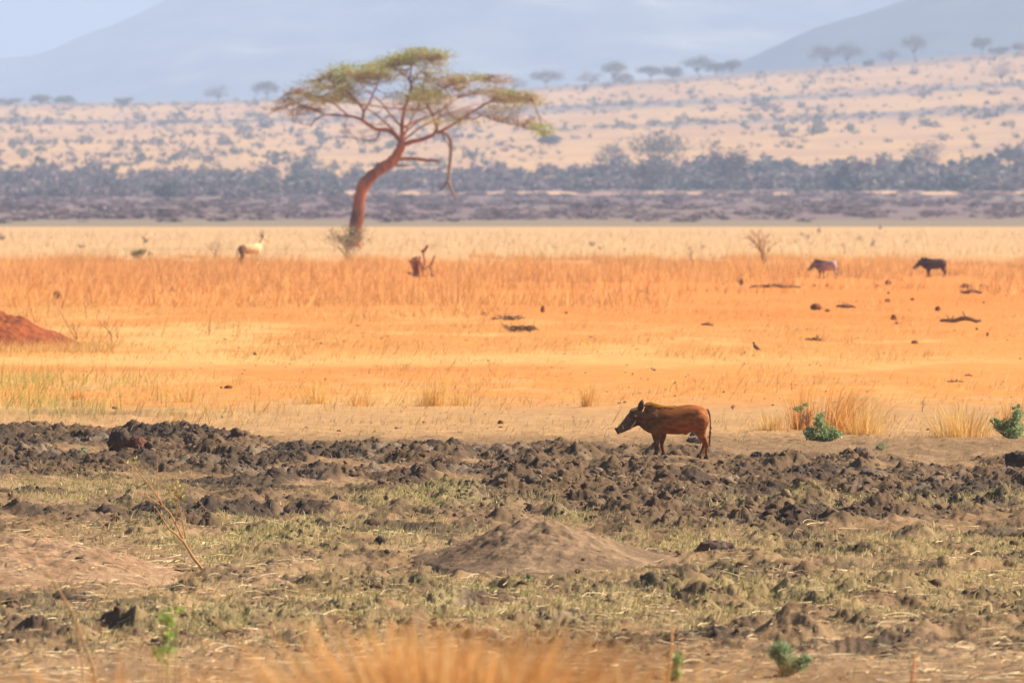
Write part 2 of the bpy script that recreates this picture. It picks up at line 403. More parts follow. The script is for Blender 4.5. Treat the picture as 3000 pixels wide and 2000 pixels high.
def D_at(px, py):
    x = (px - 1500) / F * _DS; y = HY - (terrain_z(x, _DS) - H) * F / _DS
    i = np.nonzero(y <= py)[0]
    return float(_DS[i[0]]) if len(i) else 4890.0
def gz1(x, D, fine=True): return float(ground_z(np.array([x]), np.array([D]), fine)[0])
def blades(name, x, y, h, wd, lean, cols, rng, z=None, two=True, fine=False, curl=.3):
    n = len(x)
    if z is None: z = ground_z(x, y, fine)
    yaw = rng.uniform(0, 2 * math.pi, n); c, s_ = np.cos(yaw), np.sin(yaw)
    # most blades turn a face to the side so they read as blades
    P0 = np.stack([x, y, z - .01], 1); W = np.stack([c, s_, 0 * c], 1) * (wd * .5)[:, None]
    ld = rng.normal(0, 1, (n, 2)) * .35 + np.array(lean)
    top = P0 + np.stack([ld[:, 0] * h, ld[:, 1] * h, h], 1)
    col = np.asarray(cols)
    if two:
        mid = P0 + (top - P0) * .5 - np.stack([ld[:, 0] * h * curl * .4, ld[:, 1] * h * curl * .4, -h * .06], 1)
        V = np.stack([P0 - W, P0 + W, mid + W * .8, mid - W * .8, top], 1).reshape(-1, 3)
        b = np.arange(n)[:, None] * 5
        me = np_mesh(name, V, b + np.array([[0, 1, 2, 3]]), b + np.array([[3, 2, 4]]), np.repeat(col, 5, 0), False, [M_grass])
    else:
        V = np.stack([P0 - W, P0 + W, top], 1).reshape(-1, 3)
        me = np_mesh(name, V, None, np.arange(n * 3).reshape(n, 3), np.repeat(col, 3, 0), False, [M_grass])
    return me
def pick(cols, n, rng, jit=.18):
    cols = np.array(cols); c = cols[rng.integers(0, len(cols), n)]
    return c * (1 + rng.normal(0, jit, (n, 1)))

# ================================================================== grass and ground cover
rng = np.random.default_rng(5)
def region(n, d0, d1, pw=1.0, um=.053):
    D = np.sqrt(rng.uniform(d0 ** 2, d1 ** 2, n)); return rng.uniform(-um, um, n) * D, D
# tall orange grass across the middle of the plain
x, y = region(290000, 225, 600)
dn = fbm(x / 6, y / 30, 3, 901); keep = (rng.uniform(-.5, .7, len(x)) < dn + .10 + .3 * ss(430, 520, y) - .50 * (1 - ss(250, 430, y)) - .22 * (y < 300) - .12 - .38 * ss(-.005, .015, x / y) * (y < 425)) & (y < 565 + 170 * fbm(x / 4, y / 40, 2, 903))
keep2 = np.ones(len(x), bool)
for (px_, D_, a_, b_) in ((2722, 454, 1.5, 36), (2415, 446, 1.6, 44), (1237, 454, 1.0, 26)): keep2 &= ~((np.abs(x - X_of(px_, D_)) < a_) & (y < D_ + 2) & (y > D_ - b_) & (rng.uniform(0, 1, len(x)) < .92))
dn = dn[keep][keep2[keep]]; keep = keep & keep2; x, y = x[keep], y[keep]; n = len(x); tc_ = fbm(x / 9, y / 40, 3, 917)[:, None]
h = rng.gamma(3.2, .095, n) * (1 + .8 * dn) * (1 - .25 * ss(470, 560, y)); me = blades("tall_grass", x, y, np.clip(h, .1, .95), rng.uniform(.018, .04, n), (.10, 0), pick([(.62, .32, .095), (.66, .36, .12), (.56, .26, .070), (.70, .43, .17)], n, rng) * (1 + .25 * tc_) * np.array([1, .97, .95]), rng, two=False)
tag(link("tall_grass", me), kind="stuff")
x, y = region(36000, 560, 1000); dn = fbm(x / 9, y / 60, 3, 905); keep = rng.uniform(-.4, .9, len(x)) < dn; x, y = x[keep], y[keep]; n = len(x)
me = blades("pale_grass", x, y, rng.gamma(3, .11, n), rng.uniform(.03, .07, n), (.1, 0), pick([(.70, .47, .24), (.64, .41, .19), (.74, .54, .30)], n, rng), rng, two=False)
tag(link("pale_grass", me), kind="stuff")
# grass growing round the foot of the red mound
y = rng.uniform(236, 247, 5200); x = X_of(rng.uniform(-160, 330, 5200), y); h = rng.gamma(4, .032, 5200)
me = blades("mound_grass", x, y, h, rng.uniform(.008, .018, 5200), (.15, 0), pick([(.66, .40, .13), (.55, .28, .08), (.70, .48, .19)], 5200, rng), rng, two=False)
tag(link("mound_grass", me), kind="stuff")
# thinner straw over the nearer plain
x, y = region(150000, 162, 360)
dn = fbm(x / 3, y / 14, 4, 911); keep = rng.uniform(-.35, .85, len(x)) < dn + .15 * (x < 0) - .25 * ss(.02, .05, x / y) * (y > 215) - .35 * np.exp(-((y - 215) / 10) ** 2) - .25 * (y < 178) * (x / y > -.028)
x, y, dn = x[keep], y[keep], dn[keep]; n = len(x)
me = blades("straw_grass", x, y, np.clip(rng.gamma(5, .021, n) * (1 + 1.5 * dn), .02, .5), rng.uniform(.007, .016, n), (.35, 0), pick([(.68, .41, .13), (.62, .33, .09), (.72, .48, .19), (.52, .27, .08)], n, rng), rng, two=False)
tag(link("straw_grass", me), kind="stuff")
# yellow green grass at the left edge of the plain
x, y = region(30000, 165, 205); px = 1500 + x / y * F
keep = rng.uniform(0, 1, len(x)) < .75 * np.exp(-((px - 60) / 330) ** 2) * ss(-.3, .3, fbm(x / 1.5, y / 5, 3, 915)); x, y = x[keep], y[keep]; n = len(x)
me = blades("yellow_grass", x, y, rng.gamma(5, .045, n), rng.uniform(.008, .018, n), (.1, 0), pick([(.50, .40, .10), (.38, .34, .09), (.62, .44, .14), (.30, .30, .09)], n, rng), rng, two=False)
tag(link("yellow_grass", me), kind="stuff")
# short green and straw turf between the mud
x, y = region(900000, 76, 162); gm = green_mask(x, y)
keep = rng.uniform(0, 1, len(x)) < np.clip(gm * .95, 0, 1); x, y, gm = x[keep], y[keep], gm[keep]; n = len(x)
gn = fbm(x / .5, y / 1.2, 2, 921)[:, None]
cg = pick([(.24, .235, .06), (.34, .28, .08), (.20, .20, .055)], n, rng); cd = pick([(.60, .46, .21), (.50, .35, .15), (.66, .53, .28)], n, rng)
col = np.where(rng.uniform(0, 1, (n, 1)) < .60 - .9 * gn, cd, cg)
me = blades("short_grass", x, y, np.clip(rng.gamma(4, .0095, n), .010, .09), rng.uniform(.006, .013, n), (.2, 0), col, rng, fine=True)
tag(link("short_grass", me), kind="stuff")
print("short grass", n)
# sparse dry wisps and blades anywhere in the foreground
x, y = region(60000, 76, 165); yb, px = rowpx(x, y)
keep = rng.uniform(-.5, 1.2, len(x)) < fbm(x / .7, y / 2, 3, 931) + .35 * ss(1690, 1740, yb) - .2 * mud_mask(x, y); x, y = x[keep], y[keep]; n = len(x)
me = blades("dry_wisps", x, y, np.clip(rng.gamma(3, .018, n), .01, .16), rng.uniform(.004, .010, n), (.5, 0), pick([(.52, .36, .17), (.60, .45, .24), (.38, .22, .10), (.25, .26, .09)], n, rng), rng, fine=True)
tag(link("dry_wisps", me), kind="stuff")
# fallen stalks lying flat
def stalks(name, n, zone, seed, cols, L=(.05, .28), wd=.0045):
    r = np.random.default_rng(seed); x, y = zone(n, r); n = len(x); V = []
    L_ = r.uniform(*L, n); a = r.normal(0, 1.3, n) + (r.random(n) < .5) * math.pi; bend = r.normal(0, 1.3, n); K = 5
    t = np.linspace(-.5, .5, K)
    cx = x[:, None] + L_[:, None] * (t * np.cos(a)[:, None] - (t * t - .1) * np.sin(a)[:, None] * bend[:, None])
    cy = y[:, None] + L_[:, None] * (t * np.sin(a)[:, None] + (t * t - .1) * np.cos(a)[:, None] * bend[:, None])
    cz = ground_z(cx.ravel(), cy.ravel()).reshape(cx.shape) + MOUND(cx, cy); cz = cz.mean(1)[:, None] * .6 + cz * .4 + .012 + (r.random(n)[:, None] < .25) * .12 * L_[:, None] * (.3 - t * t) * 4
    w_ = wd * r.uniform(.6, 1.3, n)[:, None]
    A = np.stack([cx, cy, cz + w_], -1); B = np.stack([cx + w_ * .3, cy - w_, cz - w_ * .3], -1); C = np.stack([cx, cy + w_, cz - w_ * .3], -1)
    V = np.stack([A, B, C], 2).reshape(-1, 3); Q = []
    base = (np.arange(n) * K * 3)[:, None]
    for i in range(K - 1):
        for k in range(3):
            k2 = (k + 1) % 3; Q.append(base + np.array([[i * 3 + k, i * 3 + k2, (i + 1) * 3 + k2, (i + 1) * 3 + k]]))
    me = np_mesh(name, V, np.concatenate(Q), None, np.repeat(pick(cols, n, r), K * 3, 0), False, [M_twig])
    return tag(link(name, me), kind="stuff")
_MO = []
def MOUND(x, y):
    z = np.zeros(np.shape(x))
    for (cx, cy, rx, ry, hh, sd) in _MO: z = z + mound_h(x, y, cx, cy, rx, ry, hh, sd)
    return z
def mound_h(x, y, cx, cy, rx, ry, hh, sd):
    r = np.sqrt(((x - cx) / rx) ** 2 + ((y - cy) / ry) ** 2) * (1 + .32 * fbm((x - cx) / rx * 1.3 + 7, (y - cy) / ry * 1.3, 2, sd))
    p = (.5 + .5 * np.cos(np.pi * np.clip(r, 0, 1))) * .45 + np.clip(1 - r, 0, 1) * .45
    return hh * p * 1.2 * (1 + .22 * fbm(x / .4, y / .4, 3, sd + 2)) + np.clip(p, 0, 1) ** .5 * (.05 * fbm(x / .12, y / .12, 3, sd + 5) + .26 * lumps(x, y, .10, sd + 6, .55) * ss(-.15, .2, fbm(x / .5, y / .9, 2, sd + 7)))
def mound(name, label, px, D, rx, ry, hh, c1, c2, sd, cat="mound"):
    cx = X_of(px, D); nx, ny = 260, 240
    X, Y = np.meshgrid(np.linspace(cx - rx * 1.2, cx + rx * 1.2, nx), np.linspace(D - ry * 1.2, D + ry * 1.2, ny))
    mh_ = mound_h(X, Y, cx, D, rx, ry, hh, sd)
    Z = ground_z(X, Y, False) + mh_ + (-.05 + .062 * ss(0, .035, mh_))
    c = mixc(np.broadcast_to(np.array(c1), X.shape + (3,)), np.array(c2), ss(-.2, .35, fbm(X / .5, Y / .8, 4, sd + 11)))
    idx = np.arange(nx * ny).reshape(ny, nx); FQ = np.stack([idx[:-1, :-1], idx[:-1, 1:], idx[1:, 1:], idx[1:, :-1]], -1).reshape(-1, 4)
    o = link(name, np_mesh(name, np.stack([X, Y, Z], -1).reshape(-1, 3), FQ, None, c.reshape(-1, 3), True, [M_clod]))
    _MO.append((cx, D, rx, ry, hh, sd)); return tag(o, label, cat)
mound("dirt_mound", "low bare brown mound of smooth soil in the centre foreground", 1570, 100.5, 1.20, 3.6, .37, (.175, .108, .060), (.255, .160, .088), 21)
mound("dirt_mound", "broad brown earth rise littered with straw at the left edge of the foreground", 40, 97.0, 1.75, 4.2, .31, (.270, .155, .082), (.33, .20, .11), 27)
mound("termite_mound", "rust red earth mound at the left edge among the dry grass", -30, 247, 2.15, 3.6, .72, (.27, .070, .020), (.19, .050, .016), 33)
def zoneA(n, r):
    D = np.sqrt(r.uniform(76 ** 2, 112 ** 2, n)); x = r.uniform(-.05, .05, n) * D; yb, px = rowpx(x, D)
    k = r.uniform(-.6, .9, n) < fbm(x / .8, D / 2, 3, 951) + .3 * blob(px, yb, 300, 1680, 380, 60) + .1 * ss(1720, 1760, yb) - .5 * ss(1700, 1640, yb) * (px > 700)
    k &= ~((np.abs(px - 1570) < 330) & (yb < 1690)); return x[k], D[k]
stalks("fallen_stalks", 13000, zoneA, 3, [(.56, .40, .21), (.64, .48, .27), (.44, .27, .13)])

# ================================================================== loose clods
def clod_field(name, n, zone, sz, seed, cols):
    r = np.random.default_rng(seed); x, y = zone(n, r); n = len(x)
    V0, T0 = ico(2); var = []
    for k in range(14):
        v = V0 * (1 + .60 * nz3(V0 * 1.2, k * 7 + seed) + .38 * nz3(V0 * 2.6, k * 5 + seed + 50))[:, None]
        v = v * np.array([1, r.uniform(.7, 1), r.uniform(.55, .9)]); var.append(v)
    var = np.array(var); s_ = sz(len(x), r, x, y); z = ground_z(x, y) + MOUND(x, y) + s_ * -.3
    v = var[r.integers(0, 14, n)]; a = r.uniform(0, 6.28, n); c, s2 = np.cos(a)[:, None], np.sin(a)[:, None]
    X = (v[..., 0] * c - v[..., 1] * s2) * s_[:, None] + x[:, None]; Y = (v[..., 0] * s2 + v[..., 1] * c) * s_[:, None] + y[:, None]; Z = v[..., 2] * s_[:, None] + z[:, None]
    T = (T0[None] + (np.arange(n) * len(V0))[:, None, None]).reshape(-1, 3)
    col = cols(x, y, r); me = np_mesh(name, np.stack([X, Y, Z], -1).reshape(-1, 3), None, T, np.repeat(col, len(V0), 0), False, [M_clod])
    return tag(link(name, me), kind="stuff")
def zmud(n, r):
    D = np.sqrt(r.uniform(76 ** 2, 160 ** 2, n)); x = r.uniform(-.052, .052, n) * D; m = mud_mask(x, D)
    k = (r.uniform(0, 1, n) < m ** 2.6 * .9 + .006) & ~((np.abs(x - 2.05) < .75) & (np.abs(D - 140.4) < 1.2)); return x[k], D[k]
def colmud(x, y, r):
    n = len(x); t = ss(-.1, .35, fbm(x / 2.2, y / 5.0, 3, 401))[:, None]
    return pick([(.165, .098, .054), (.19, .12, .07), (.13, .076, .042), (.23, .15, .09)], n, r) * (1 - .45 * t)
clod_field("mud_clods", 110000, zmud, lambda n, r, x, y: np.clip(r.lognormal(-4.15, .60, n) * np.where((r.random(n) < .05) & (y > 112), 2.1, 1), .008, .10), 9, colmud)
def zcr(n, r):
    D = np.sqrt(r.uniform(158 ** 2, 330 ** 2, n)); x = r.uniform(-.05, .05, n) * D
    k = r.uniform(-.2, 1, n) < fbm(x / 2, D / 8, 3, 961); return x[k], D[k]
clod_field("soil_crumbs", 5200, zcr, lambda n, r, x, y: np.clip(r.lognormal(-4.0, .5, n), .008, .055), 10, lambda x, y, r: pick([(.26, .13, .06), (.17, .10, .06), (.36, .20, .09)], len(x), r))
def rock(name, label, cat, px, py, wpx, hpx, c, seed, D=None, group=None, dark=None, noise=.5):
    D = D or D_of(py); s = F / D; b = MB(); wv, hv = wpx / s / 2, hpx / s
    b.ball((0, 0, hv * .38), (wv, wv * .8, hv * .62), c, 4, noise * .55, seed)
    V = b.V[0]; q = (1 + .16 * nz3(V * (3.5 / wv), seed) + .10 * nz3(V * (8 / wv), seed + 2))[:, None]; b.V[0] = V * q
    o = b.build(name, M_clod); o.location = (X_of(px, D), D, gz1(X_of(px, D), D, True) if D < 165 else 0); tag(o, label, cat, group); return o
big = [(350, 1318, 70, 62, (.085, .055, .038), "big near-black clod standing on the mud rim at the left"),
       (402, 1330, 62, 46, (.16, .065, .040), "reddish brown clod leaning right of the big black clod"),
       (560, 1312, 44, 34, (.13, .09, .06), "rounded clod on the rim right of the reddish clod"),
       (1556, 1432, 52, 34, (.13, .09, .065), "smooth rounded brown clod in the middle of the churned mud"),
       (2036, 1301, 46, 20, (.15, .12, .10), "grey stone on the bare ground behind the hind legs of the near warthog"),
       (2268, 1362, 52, 36, (.10, .07, .048), "dark peaked clod on the mud rim right of the near warthog"),
       (2218, 1352, 34, 30, (.12, .085, .058), "round dark clod left of the dark peaked clod on the rim"),
       (2300, 1352, 24, 24, (.12, .08, .055), "small ball of soil touching the dark peaked clod"),
       (2985, 1380, 80, 46, (.09, .062, .045), "large dark clod cut by the right edge of the photo"),
       (2522, 1345, 50, 36, (.14, .09, .06), "brown clod on the rim between the two green bushes"),
       (2730, 1440, 64, 42, (.15, .10, .065), "tall-sided clod low in the mud on the right"),
       (2560, 1425, 90, 46, (.16, .11, .072), "wide split clod in the mud below the leafy green bush"),
       (1272, 1842, 66, 30, (.09, .085, .09), "smooth slate grey stone in the grass of the centre foreground"),
       (2095, 1640, 110, 40, (.12, .08, .055), "long dark lump of soil right of the central mound"),
       (1112, 1600, 32, 26, (.07, .055, .045), "black clod in the green turf left of the central mound"),
       (1466, 1242, 16, 12, (.20, .12, .07), "lone brown clod on the bare beige ground above the wallow")]
for i, (px, py, wp, hp, c, lb) in enumerate(big): rock("clod", lb, "clod", px, py, wp, hp, c, 40 + i * 3)
stones = [(2171, 835, 14, 18, "upright brown stone beside the line of dry clumps"), (1590, 915, 12, 20, "tall dark stone standing alone on the sand right of the centre"), (168, 876, 22, 24, "round brown stone above the red mound"),
          (2830, 843, 34, 12, "dark flat stone right of the dark far warthog"), (2390, 908, 32, 18, "wide reddish lump of earth on the orange sand"), (2618, 937, 16, 16, "dark round stone with a small one at its foot on the orange sand"),
          (2748, 911, 15, 15, "dark round stone alone on the orange sand near the right edge"), (2603, 834, 18, 14, "pointed brown stone between the two far warthogs"), (746, 1040, 9, 9, "tiny black stone in the straw left of the centre")]
for i, (px, py, wp, hp, lb) in enumerate(stones): rock("stone", lb, "stone", px, py, wp, hp, (.20, .075, .03) if i != 8 else (.06, .04, .03), 90 + i)
for i, (px, py, wp, hp) in enumerate([(2387, 839, 10, 6), (2423, 839, 10, 6), (2571, 841, 14, 8), (2603, 861, 8, 7), (2600, 885, 15, 11), (2673, 880, 12, 8), (2874, 841, 14, 9), (2891, 842, 8, 6), (2424, 913, 15, 8),
     (2627, 950, 9, 8), (2882, 888, 8, 6), (2862, 966, 9, 6), (2893, 984, 9, 10), (2680, 1006, 20, 9), (1416, 923, 12, 10), (1450, 936, 22, 7), (1659, 919, 10, 6), (2072, 852, 6, 4), (2182, 1035, 6, 5), (669, 1137, 22, 9),
     (648, 1137, 8, 6), (1740, 852, 10, 4), (1880, 854, 8, 4), (1390, 815, 10, 6), (1475, 818, 12, 6), (1535, 818, 8, 5), (1715, 1093, 6, 3), (2120, 834, 8, 5), (2230, 924, 6, 4), (1430, 1058, 6, 4), (2120, 1150, 6, 5), (2060, 1140, 5, 4)]):
    rock("pebble", "small dark pebble strewn over the orange sand", "pebble", px, py, wp, hp, (.22, .09, .04), 140 + i, group="pebbles scattered over the orange plain")

# ================================================================== sticks, twigs, tufts, plants
def stick(label, px, py, wpx, D=None, bend=.1, c=(.24, .12, .06), r=.03, cat="stick"):
    D = D or D_of(py); s = F / D; L = wpx / s; b = MB(); rr = random.Random(int(px)); n = 9
    pts = [(-L / 2 + L * i / (n - 1), rr.uniform(-.05, .05) * L, r * .7 + abs(math.sin(i / (n - 1) * 3.1)) * bend * L * .3 + rr.uniform(0, r)) for i in range(n)]
    b.tube(pts, [r * (.5 + .6 * math.sin(3.1 * (i + .5) / n)) for i in range(n)], c, 6)
    for k in range(3):
        p = pts[rr.randint(2, 6)]; b.tube([p, (p[0] + rr.uniform(-.1, .1) * L, p[1] + rr.uniform(-.1, .1) * L, p[2] + r * 2 + rr.uniform(0, .06) * L)], [r * .4, r * .2], c, 5)
    o = b.build("stick", M_bark); o.location = (X_of(px, D), D, gz1(X_of(px, D), D)); return tag(o, label, cat)
stick("dark crooked stick lying on the straw below the far warthogs", 2384, 1000, 52, r=.035)
stick("short dark stick lying left of the small bird", 2072, 955, 36, r=.03)
stick("thin brown stick on the orange sand right of the reddish lump", 2478, 905, 56, r=.05)
stick("long broken branch lying near the right edge on the sand", 2815, 950, 120, r=.06, bend=.2)
stick("low curved branch lying below the dark flat stone", 2846, 862, 66, r=.06)
stick("pair of short dark sticks end to end at the right on the straw", 2800, 1119, 50, r=.015)
stick("thin short stick on the straw above the sticks at the right", 2838, 1102, 24, r=.012)
stick("knobbly dark branch lying in the sand above the small bird", 2270, 848, 150, r=.06, bend=.12)
def brush_heap(label, px, py, wpx, hpx, seed, c):
    D = D_of(py); s = F / D; b = MB(); r = random.Random(seed); W, Hh = wpx / s, hpx / s
    for k in range(34):
        x0 = r.gauss(0, .25) * W; L = r.uniform(.2, .5) * W; a = r.uniform(-.5, .8); p0 = Vector((x0, r.uniform(-.2, .2) * W, r.uniform(0, .5) * Hh))
        d_ = Vector((math.cos(a) * r.choice((-1, 1)), r.uniform(-.5, .5), abs(math.sin(a)) * .4)) * L
        b.tube([p0, p0 + d_ * .5 + Vector((0, 0, .03)), p0 + d_], [.022, .016, .006], c, 4)
    o = b.build("brush_heap", M_bark); o.location = (X_of(px, D), D, 0); tag(o, label, "brush heap")
brush_heap("heap of dark dead brush lying on the sand just right of the centre", 1516, 972, 90, 26, 1, (.26, .15, .075))
brush_heap("smaller heap of dead brush above the dark brush heap", 1488, 938, 60, 16, 2, (.32, .18, .09))
def bare_shrub(name, label, cat, px, py, wpx, hpx, seed, c=(.30, .20, .13), D=None, n=11, r0=.03, depth=4, leaf=None, group=None):
    D = D or D_of(py); s = F / D; W, Hh = wpx / s, hpx / s; b = MB(); r = random.Random(seed); tips = []
    def grow(p, d, L, rad, k):
        q1 = p + d * L * .5 + Vector((r.gauss(0, .05), r.gauss(0, .05), 0)) * L; q = p + d * L
        b.tube([p, q1, q], [rad, rad * .8, rad * .6], c, 5 if k > 1 else 4)
        if k == 0: tips.append(q); return
        for j in range(r.choice((2, 2, 3))):
            nd = (d + Vector((r.gauss(0, .42), r.gauss(0, .42), r.gauss(.08, .25)))).normalized()
            grow(q, nd, L * r.uniform(.62, .85), rad * .6, k - 1)
    for j in range(n):
        a = r.uniform(-1, 1); d = Vector((a * W / Hh * .55, r.uniform(-1, 1) * W / Hh * .45, 1)).normalized()
        grow(Vector((r.gauss(0, .03) * W, r.gauss(0, .03) * W, -.02)), d, Hh * .36 * r.uniform(.75, 1.1), r0, depth - 1)
    root = thing(name, label, cat, (X_of(px, D), D, gz1(X_of(px, D), D)), group=group)
    b.build("stems", M_twig, root)
    if leaf:
        T = np.array([t[:] for t in tips]); rg = np.random.default_rng(seed); T = np.repeat(T, leaf[2], 0) + rg.normal(0, .05 * Hh, (len(T) * leaf[2], 3)); T[:, 2] = np.abs(T[:, 2])
        lb = MB(); lb.leaves(T, leaf[1] * Hh, pick(leaf[0], len(T), rg, .2), rg); lb.build("foliage", M_leaf, root, False)
    return root
bare_shrub("bare_shrub", "leafless grey shrub at the foot of the leaning acacia", "shrub", 1022, 800, 120, 108, 3, (.30, .22, .13), D=560, n=15, r0=.022, leaf=([(.30, .25, .12)], .05, 3))
bare_shrub("bare_shrub", "orange brown leafless shrub standing above the grass left of the pale far warthog", "shrub", 2240, 775, 120, 105, 5, (.42, .22, .09), n=8, r0=.035)
bare_shrub("bare_shrub", "thin dark leafless shrub between the acacia and the orange brown shrub", "shrub", 2028, 790, 36, 82, 8, (.30, .17, .09), n=3, r0=.02)
bare_shrub("bare_shrub", "sparse leafless twigs standing left of the antelope", "shrub", 630, 760, 56, 66, 9, (.34, .20, .12), n=4, r0=.025)
bare_shrub("low_shrub", "small olive brown shrub at the top edge of the orange grass on the left", "shrub", 415, 765, 80, 36, 12, (.30, .22, .10), n=8, r0=.02, leaf=([(.28, .24, .08)], .12, 6))
bare_shrub("dry_stem", "leaning rust brown stem just right of the red mound", "plant", 225, 995, 34, 62, 13, (.33, .13, .05), n=2, r0=.012)
bare_shrub("dry_stem", "tall forked brown stem second to the right of the red mound", "plant", 330, 1010, 44, 110, 14, (.36, .17, .07), n=3, r0=.010)
bare_shrub("dry_stem", "upright dark twig in the straw at far right above the grass tufts", "plant", 2700, 1205, 10, 34, 15, (.15, .08, .05), n=1, r0=.008)
bare_shrub("dry_stem", "small dark twig standing on the ground right of the near warthog", "plant", 2148, 1200, 18, 20, 16, (.10, .06, .04), n=3, r0=.006)
bare_shrub("dry_stem", "brown dry twigs rising left behind the leafy green bush", "plant", 2368, 1262, 46, 66, 17, (.20, .10, .055), n=7, r0=.007)
bare_shrub("dry_stem", "single dark twig rising out of the leafy green bush", "plant", 2430, 1240, 10, 46, 18, (.15, .08, .05), n=1, r0=.008)

def tuft(name, label, px, py, wpx, hpx, n, seed, cols, lean=0.0, D=None, wd=.008, spread=.5, cat="grass tuft"):
    D = D or D_of(py); s = F / D; W, Hh = wpx / s, hpx / s; r = np.random.default_rng(seed)
    n = int(n * .7) if D > 70 else int(n * .8); x0 = r.normal(0, .23 * W, n); y0 = r.normal(0, .3 * W, n); Hs = Hh * (np.clip(r.beta(2.2, 2.0, n) * 1.15, .12, 1.12) if D > 70 else r.uniform(.72, 1.0, n) * np.clip(1 - 1.1 * (x0 / W) ** 2, .3, 1))
    K = 6; t = np.linspace(0, 1, K)[None, :]
    out = np.stack([x0 / W * 2.2 + r.normal(0, .35 if D > 70 else 2.0, n), y0 / W * 2.2 + r.normal(0, .35, n)], 1) * spread * (W * .5)
    out[:, 0] += lean * Hh
    X = x0[:, None] + out[:, :1] * t ** 1.7; Y = y0[:, None] + out[:, 1:] * t ** 1.7; Z = Hs[:, None] * (t - (.12 if D > 70 else .15) * t ** 3) * (1 if D > 70 else .93)
    a = r.uniform(0, 3.14, n); Wv = np.stack([np.cos(a), np.sin(a)], 1)[:, None, :] * (wd * r.uniform(.6, 1.3, n))[:, None, None] * .5 * (1 - .75 * t)[..., None]
    A = np.stack([X - Wv[..., 0], Y - Wv[..., 1], Z], -1); B = np.stack([X + Wv[..., 0], Y + Wv[..., 1], Z], -1)
    V = np.stack([A, B], 2).reshape(-1, 3); base = (np.arange(n) * K * 2)[:, None]
    Q = np.concatenate([base + np.array([[2 * i, 2 * i + 1, 2 * i + 3, 2 * i + 2]]) for i in range(K - 1)])
    me = np_mesh(name, V, Q, None, np.repeat(pick(cols, n, r), K * 2, 0), False, [M_grass])
    o = link(name, me, None, (X_of(px, D), D, gz1(X_of(px, D), D, D < 165) - .02)); return tag(o, label, cat)
GOLD = [(.70, .42, .125), (.64, .34, .09), (.74, .50, .18)]; DEEP = [(.62, .27, .06), (.54, .21, .045), (.70, .38, .10)]
tuft("grass_tuft", "small upright golden tuft alone above the head of the near warthog", 1724, 1192, 46, 88, 260, 1, GOLD)
tuft("grass_tuft", "golden tuft on the straw left of the centre line above the mud", 1268, 1190, 84, 110, 420, 2, GOLD, .08)
tuft("grass_tuft", "pale wide tuft right beside the golden one left of the centre line", 1345, 1188, 90, 70, 260, 3, [(.68, .42, .14), (.62, .36, .1)])
tuft("grass_tuft", "low brown tuft left of the golden tufts", 1052, 1188, 80, 48, 220, 4, DEEP)
tuft("grass_tuft", "pale yellow tuft furthest left of the row above the mud", 930, 1182, 90, 90, 300, 5, GOLD)
tuft("grass_tuft", "tall deep orange tuft leaning right behind the leafy green bush", 2456, 1268, 130, 165, 620, 6, DEEP, .22)
tuft("grass_tuft", "tall narrow orange tuft behind the brown twigs left of the green bush", 2352, 1258, 80, 150, 340, 7, DEEP, -.02)
tuft("grass_tuft", "loose golden tuft right of the leafy green bush", 2530, 1272, 130, 120, 520, 8, GOLD, .10)
tuft("grass_tuft", "short golden tuft at the left end of the clump round the green bush", 2262, 1262, 100, 72, 330, 9, GOLD)
tuft("grass_tuft", "round golden tuft standing alone left of the bush at the right edge", 2820, 1280, 170, 115, 760, 10, GOLD)
tuft("grass_tuft", "small orange tuft touching the bush at the right edge", 2950, 1262, 70, 100, 300, 11, DEEP)
tuft("grass_tuft", "thin golden tuft at the left end of the straw above the mud", 545, 1178, 90, 70, 260, 12, GOLD)
tuft("grass_tuft", "small brown tuft among the yellow green grass at far left", 222, 1170, 50, 46, 160, 13, DEEP)
FG = [(.66, .34, .11), (.70, .41, .15), (.60, .28, .08), (.76, .52, .24)]
tuft("grass_tuft", "big blurred orange tuft rising from the bottom edge at the centre", 1290, 3167, 330, 1750, 6500, 20, FG, .05, D=42, wd=.011, spread=1.0)
tuft("grass_tuft", "blurred orange tuft at the bottom edge right of the big centre one", 1600, 3167, 360, 1600, 1700, 21, FG, .18, D=42, wd=.011, spread=1.1)
tuft("grass_tuft", "blurred orange tuft spreading along the bottom edge at the left", 400, 3167, 660, 1610, 3400, 22, FG, .02, D=42, wd=.011, spread=1.0)
tuft("grass_tuft", "thin blurred orange tuft between the left and centre tufts", 1000, 3167, 380, 1600, 1400, 23, FG, .05, D=42, wd=.011, spread=1.1)
tuft("grass_tuft", "small blurred orange tuft at the bottom edge right of centre", 1960, 3167, 300, 1620, 800, 24, FG, -.03, D=42, wd=.010, spread=1.0)
tuft("grass_tuft", "thin blurred tuft with seed heads at the bottom edge near the right", 2260, 3167, 260, 1550, 400, 25, FG, .03, D=42, wd=.010, spread=1.0)
def stem(name, label, D, pts, r, c, cat="stem", group=None):
    b = MB(); w0 = P(*pts[0], D); q = [P(a, b_, D + i * .05) - w0 for i, (a, b_) in enumerate(pts)]
    b.tube(q, [r * (1 - .6 * i / len(q)) for i in range(len(q))], c, 6); o = b.build(name, M_twig); o.location = w0; return tag(o, label, cat, group)
stem("stem", "blurred red brown stalk standing in the bottom right foreground", 66, [(2655, 2230), (2668, 2020), (2682, 1915)], .011, (.42, .15, .05))
stem("stem", "blurred orange stalk at the bottom edge right of the centre", 64, [(1945, 2280), (1958, 2000), (1972, 1835)], .010, (.55, .25, .09))
stem("stem", "long blurred arching stalk crossing the straw rise at far left", 63, [(300, 2300), (275, 1960), (215, 1800), (150, 1690), (95, 1650)], .009, (.48, .28, .12))
stem("stem", "second blurred stalk forking beside the long arching one at far left", 64, [(255, 2300), (240, 1950), (225, 1830), (160, 1700)], .007, (.48, .28, .12))

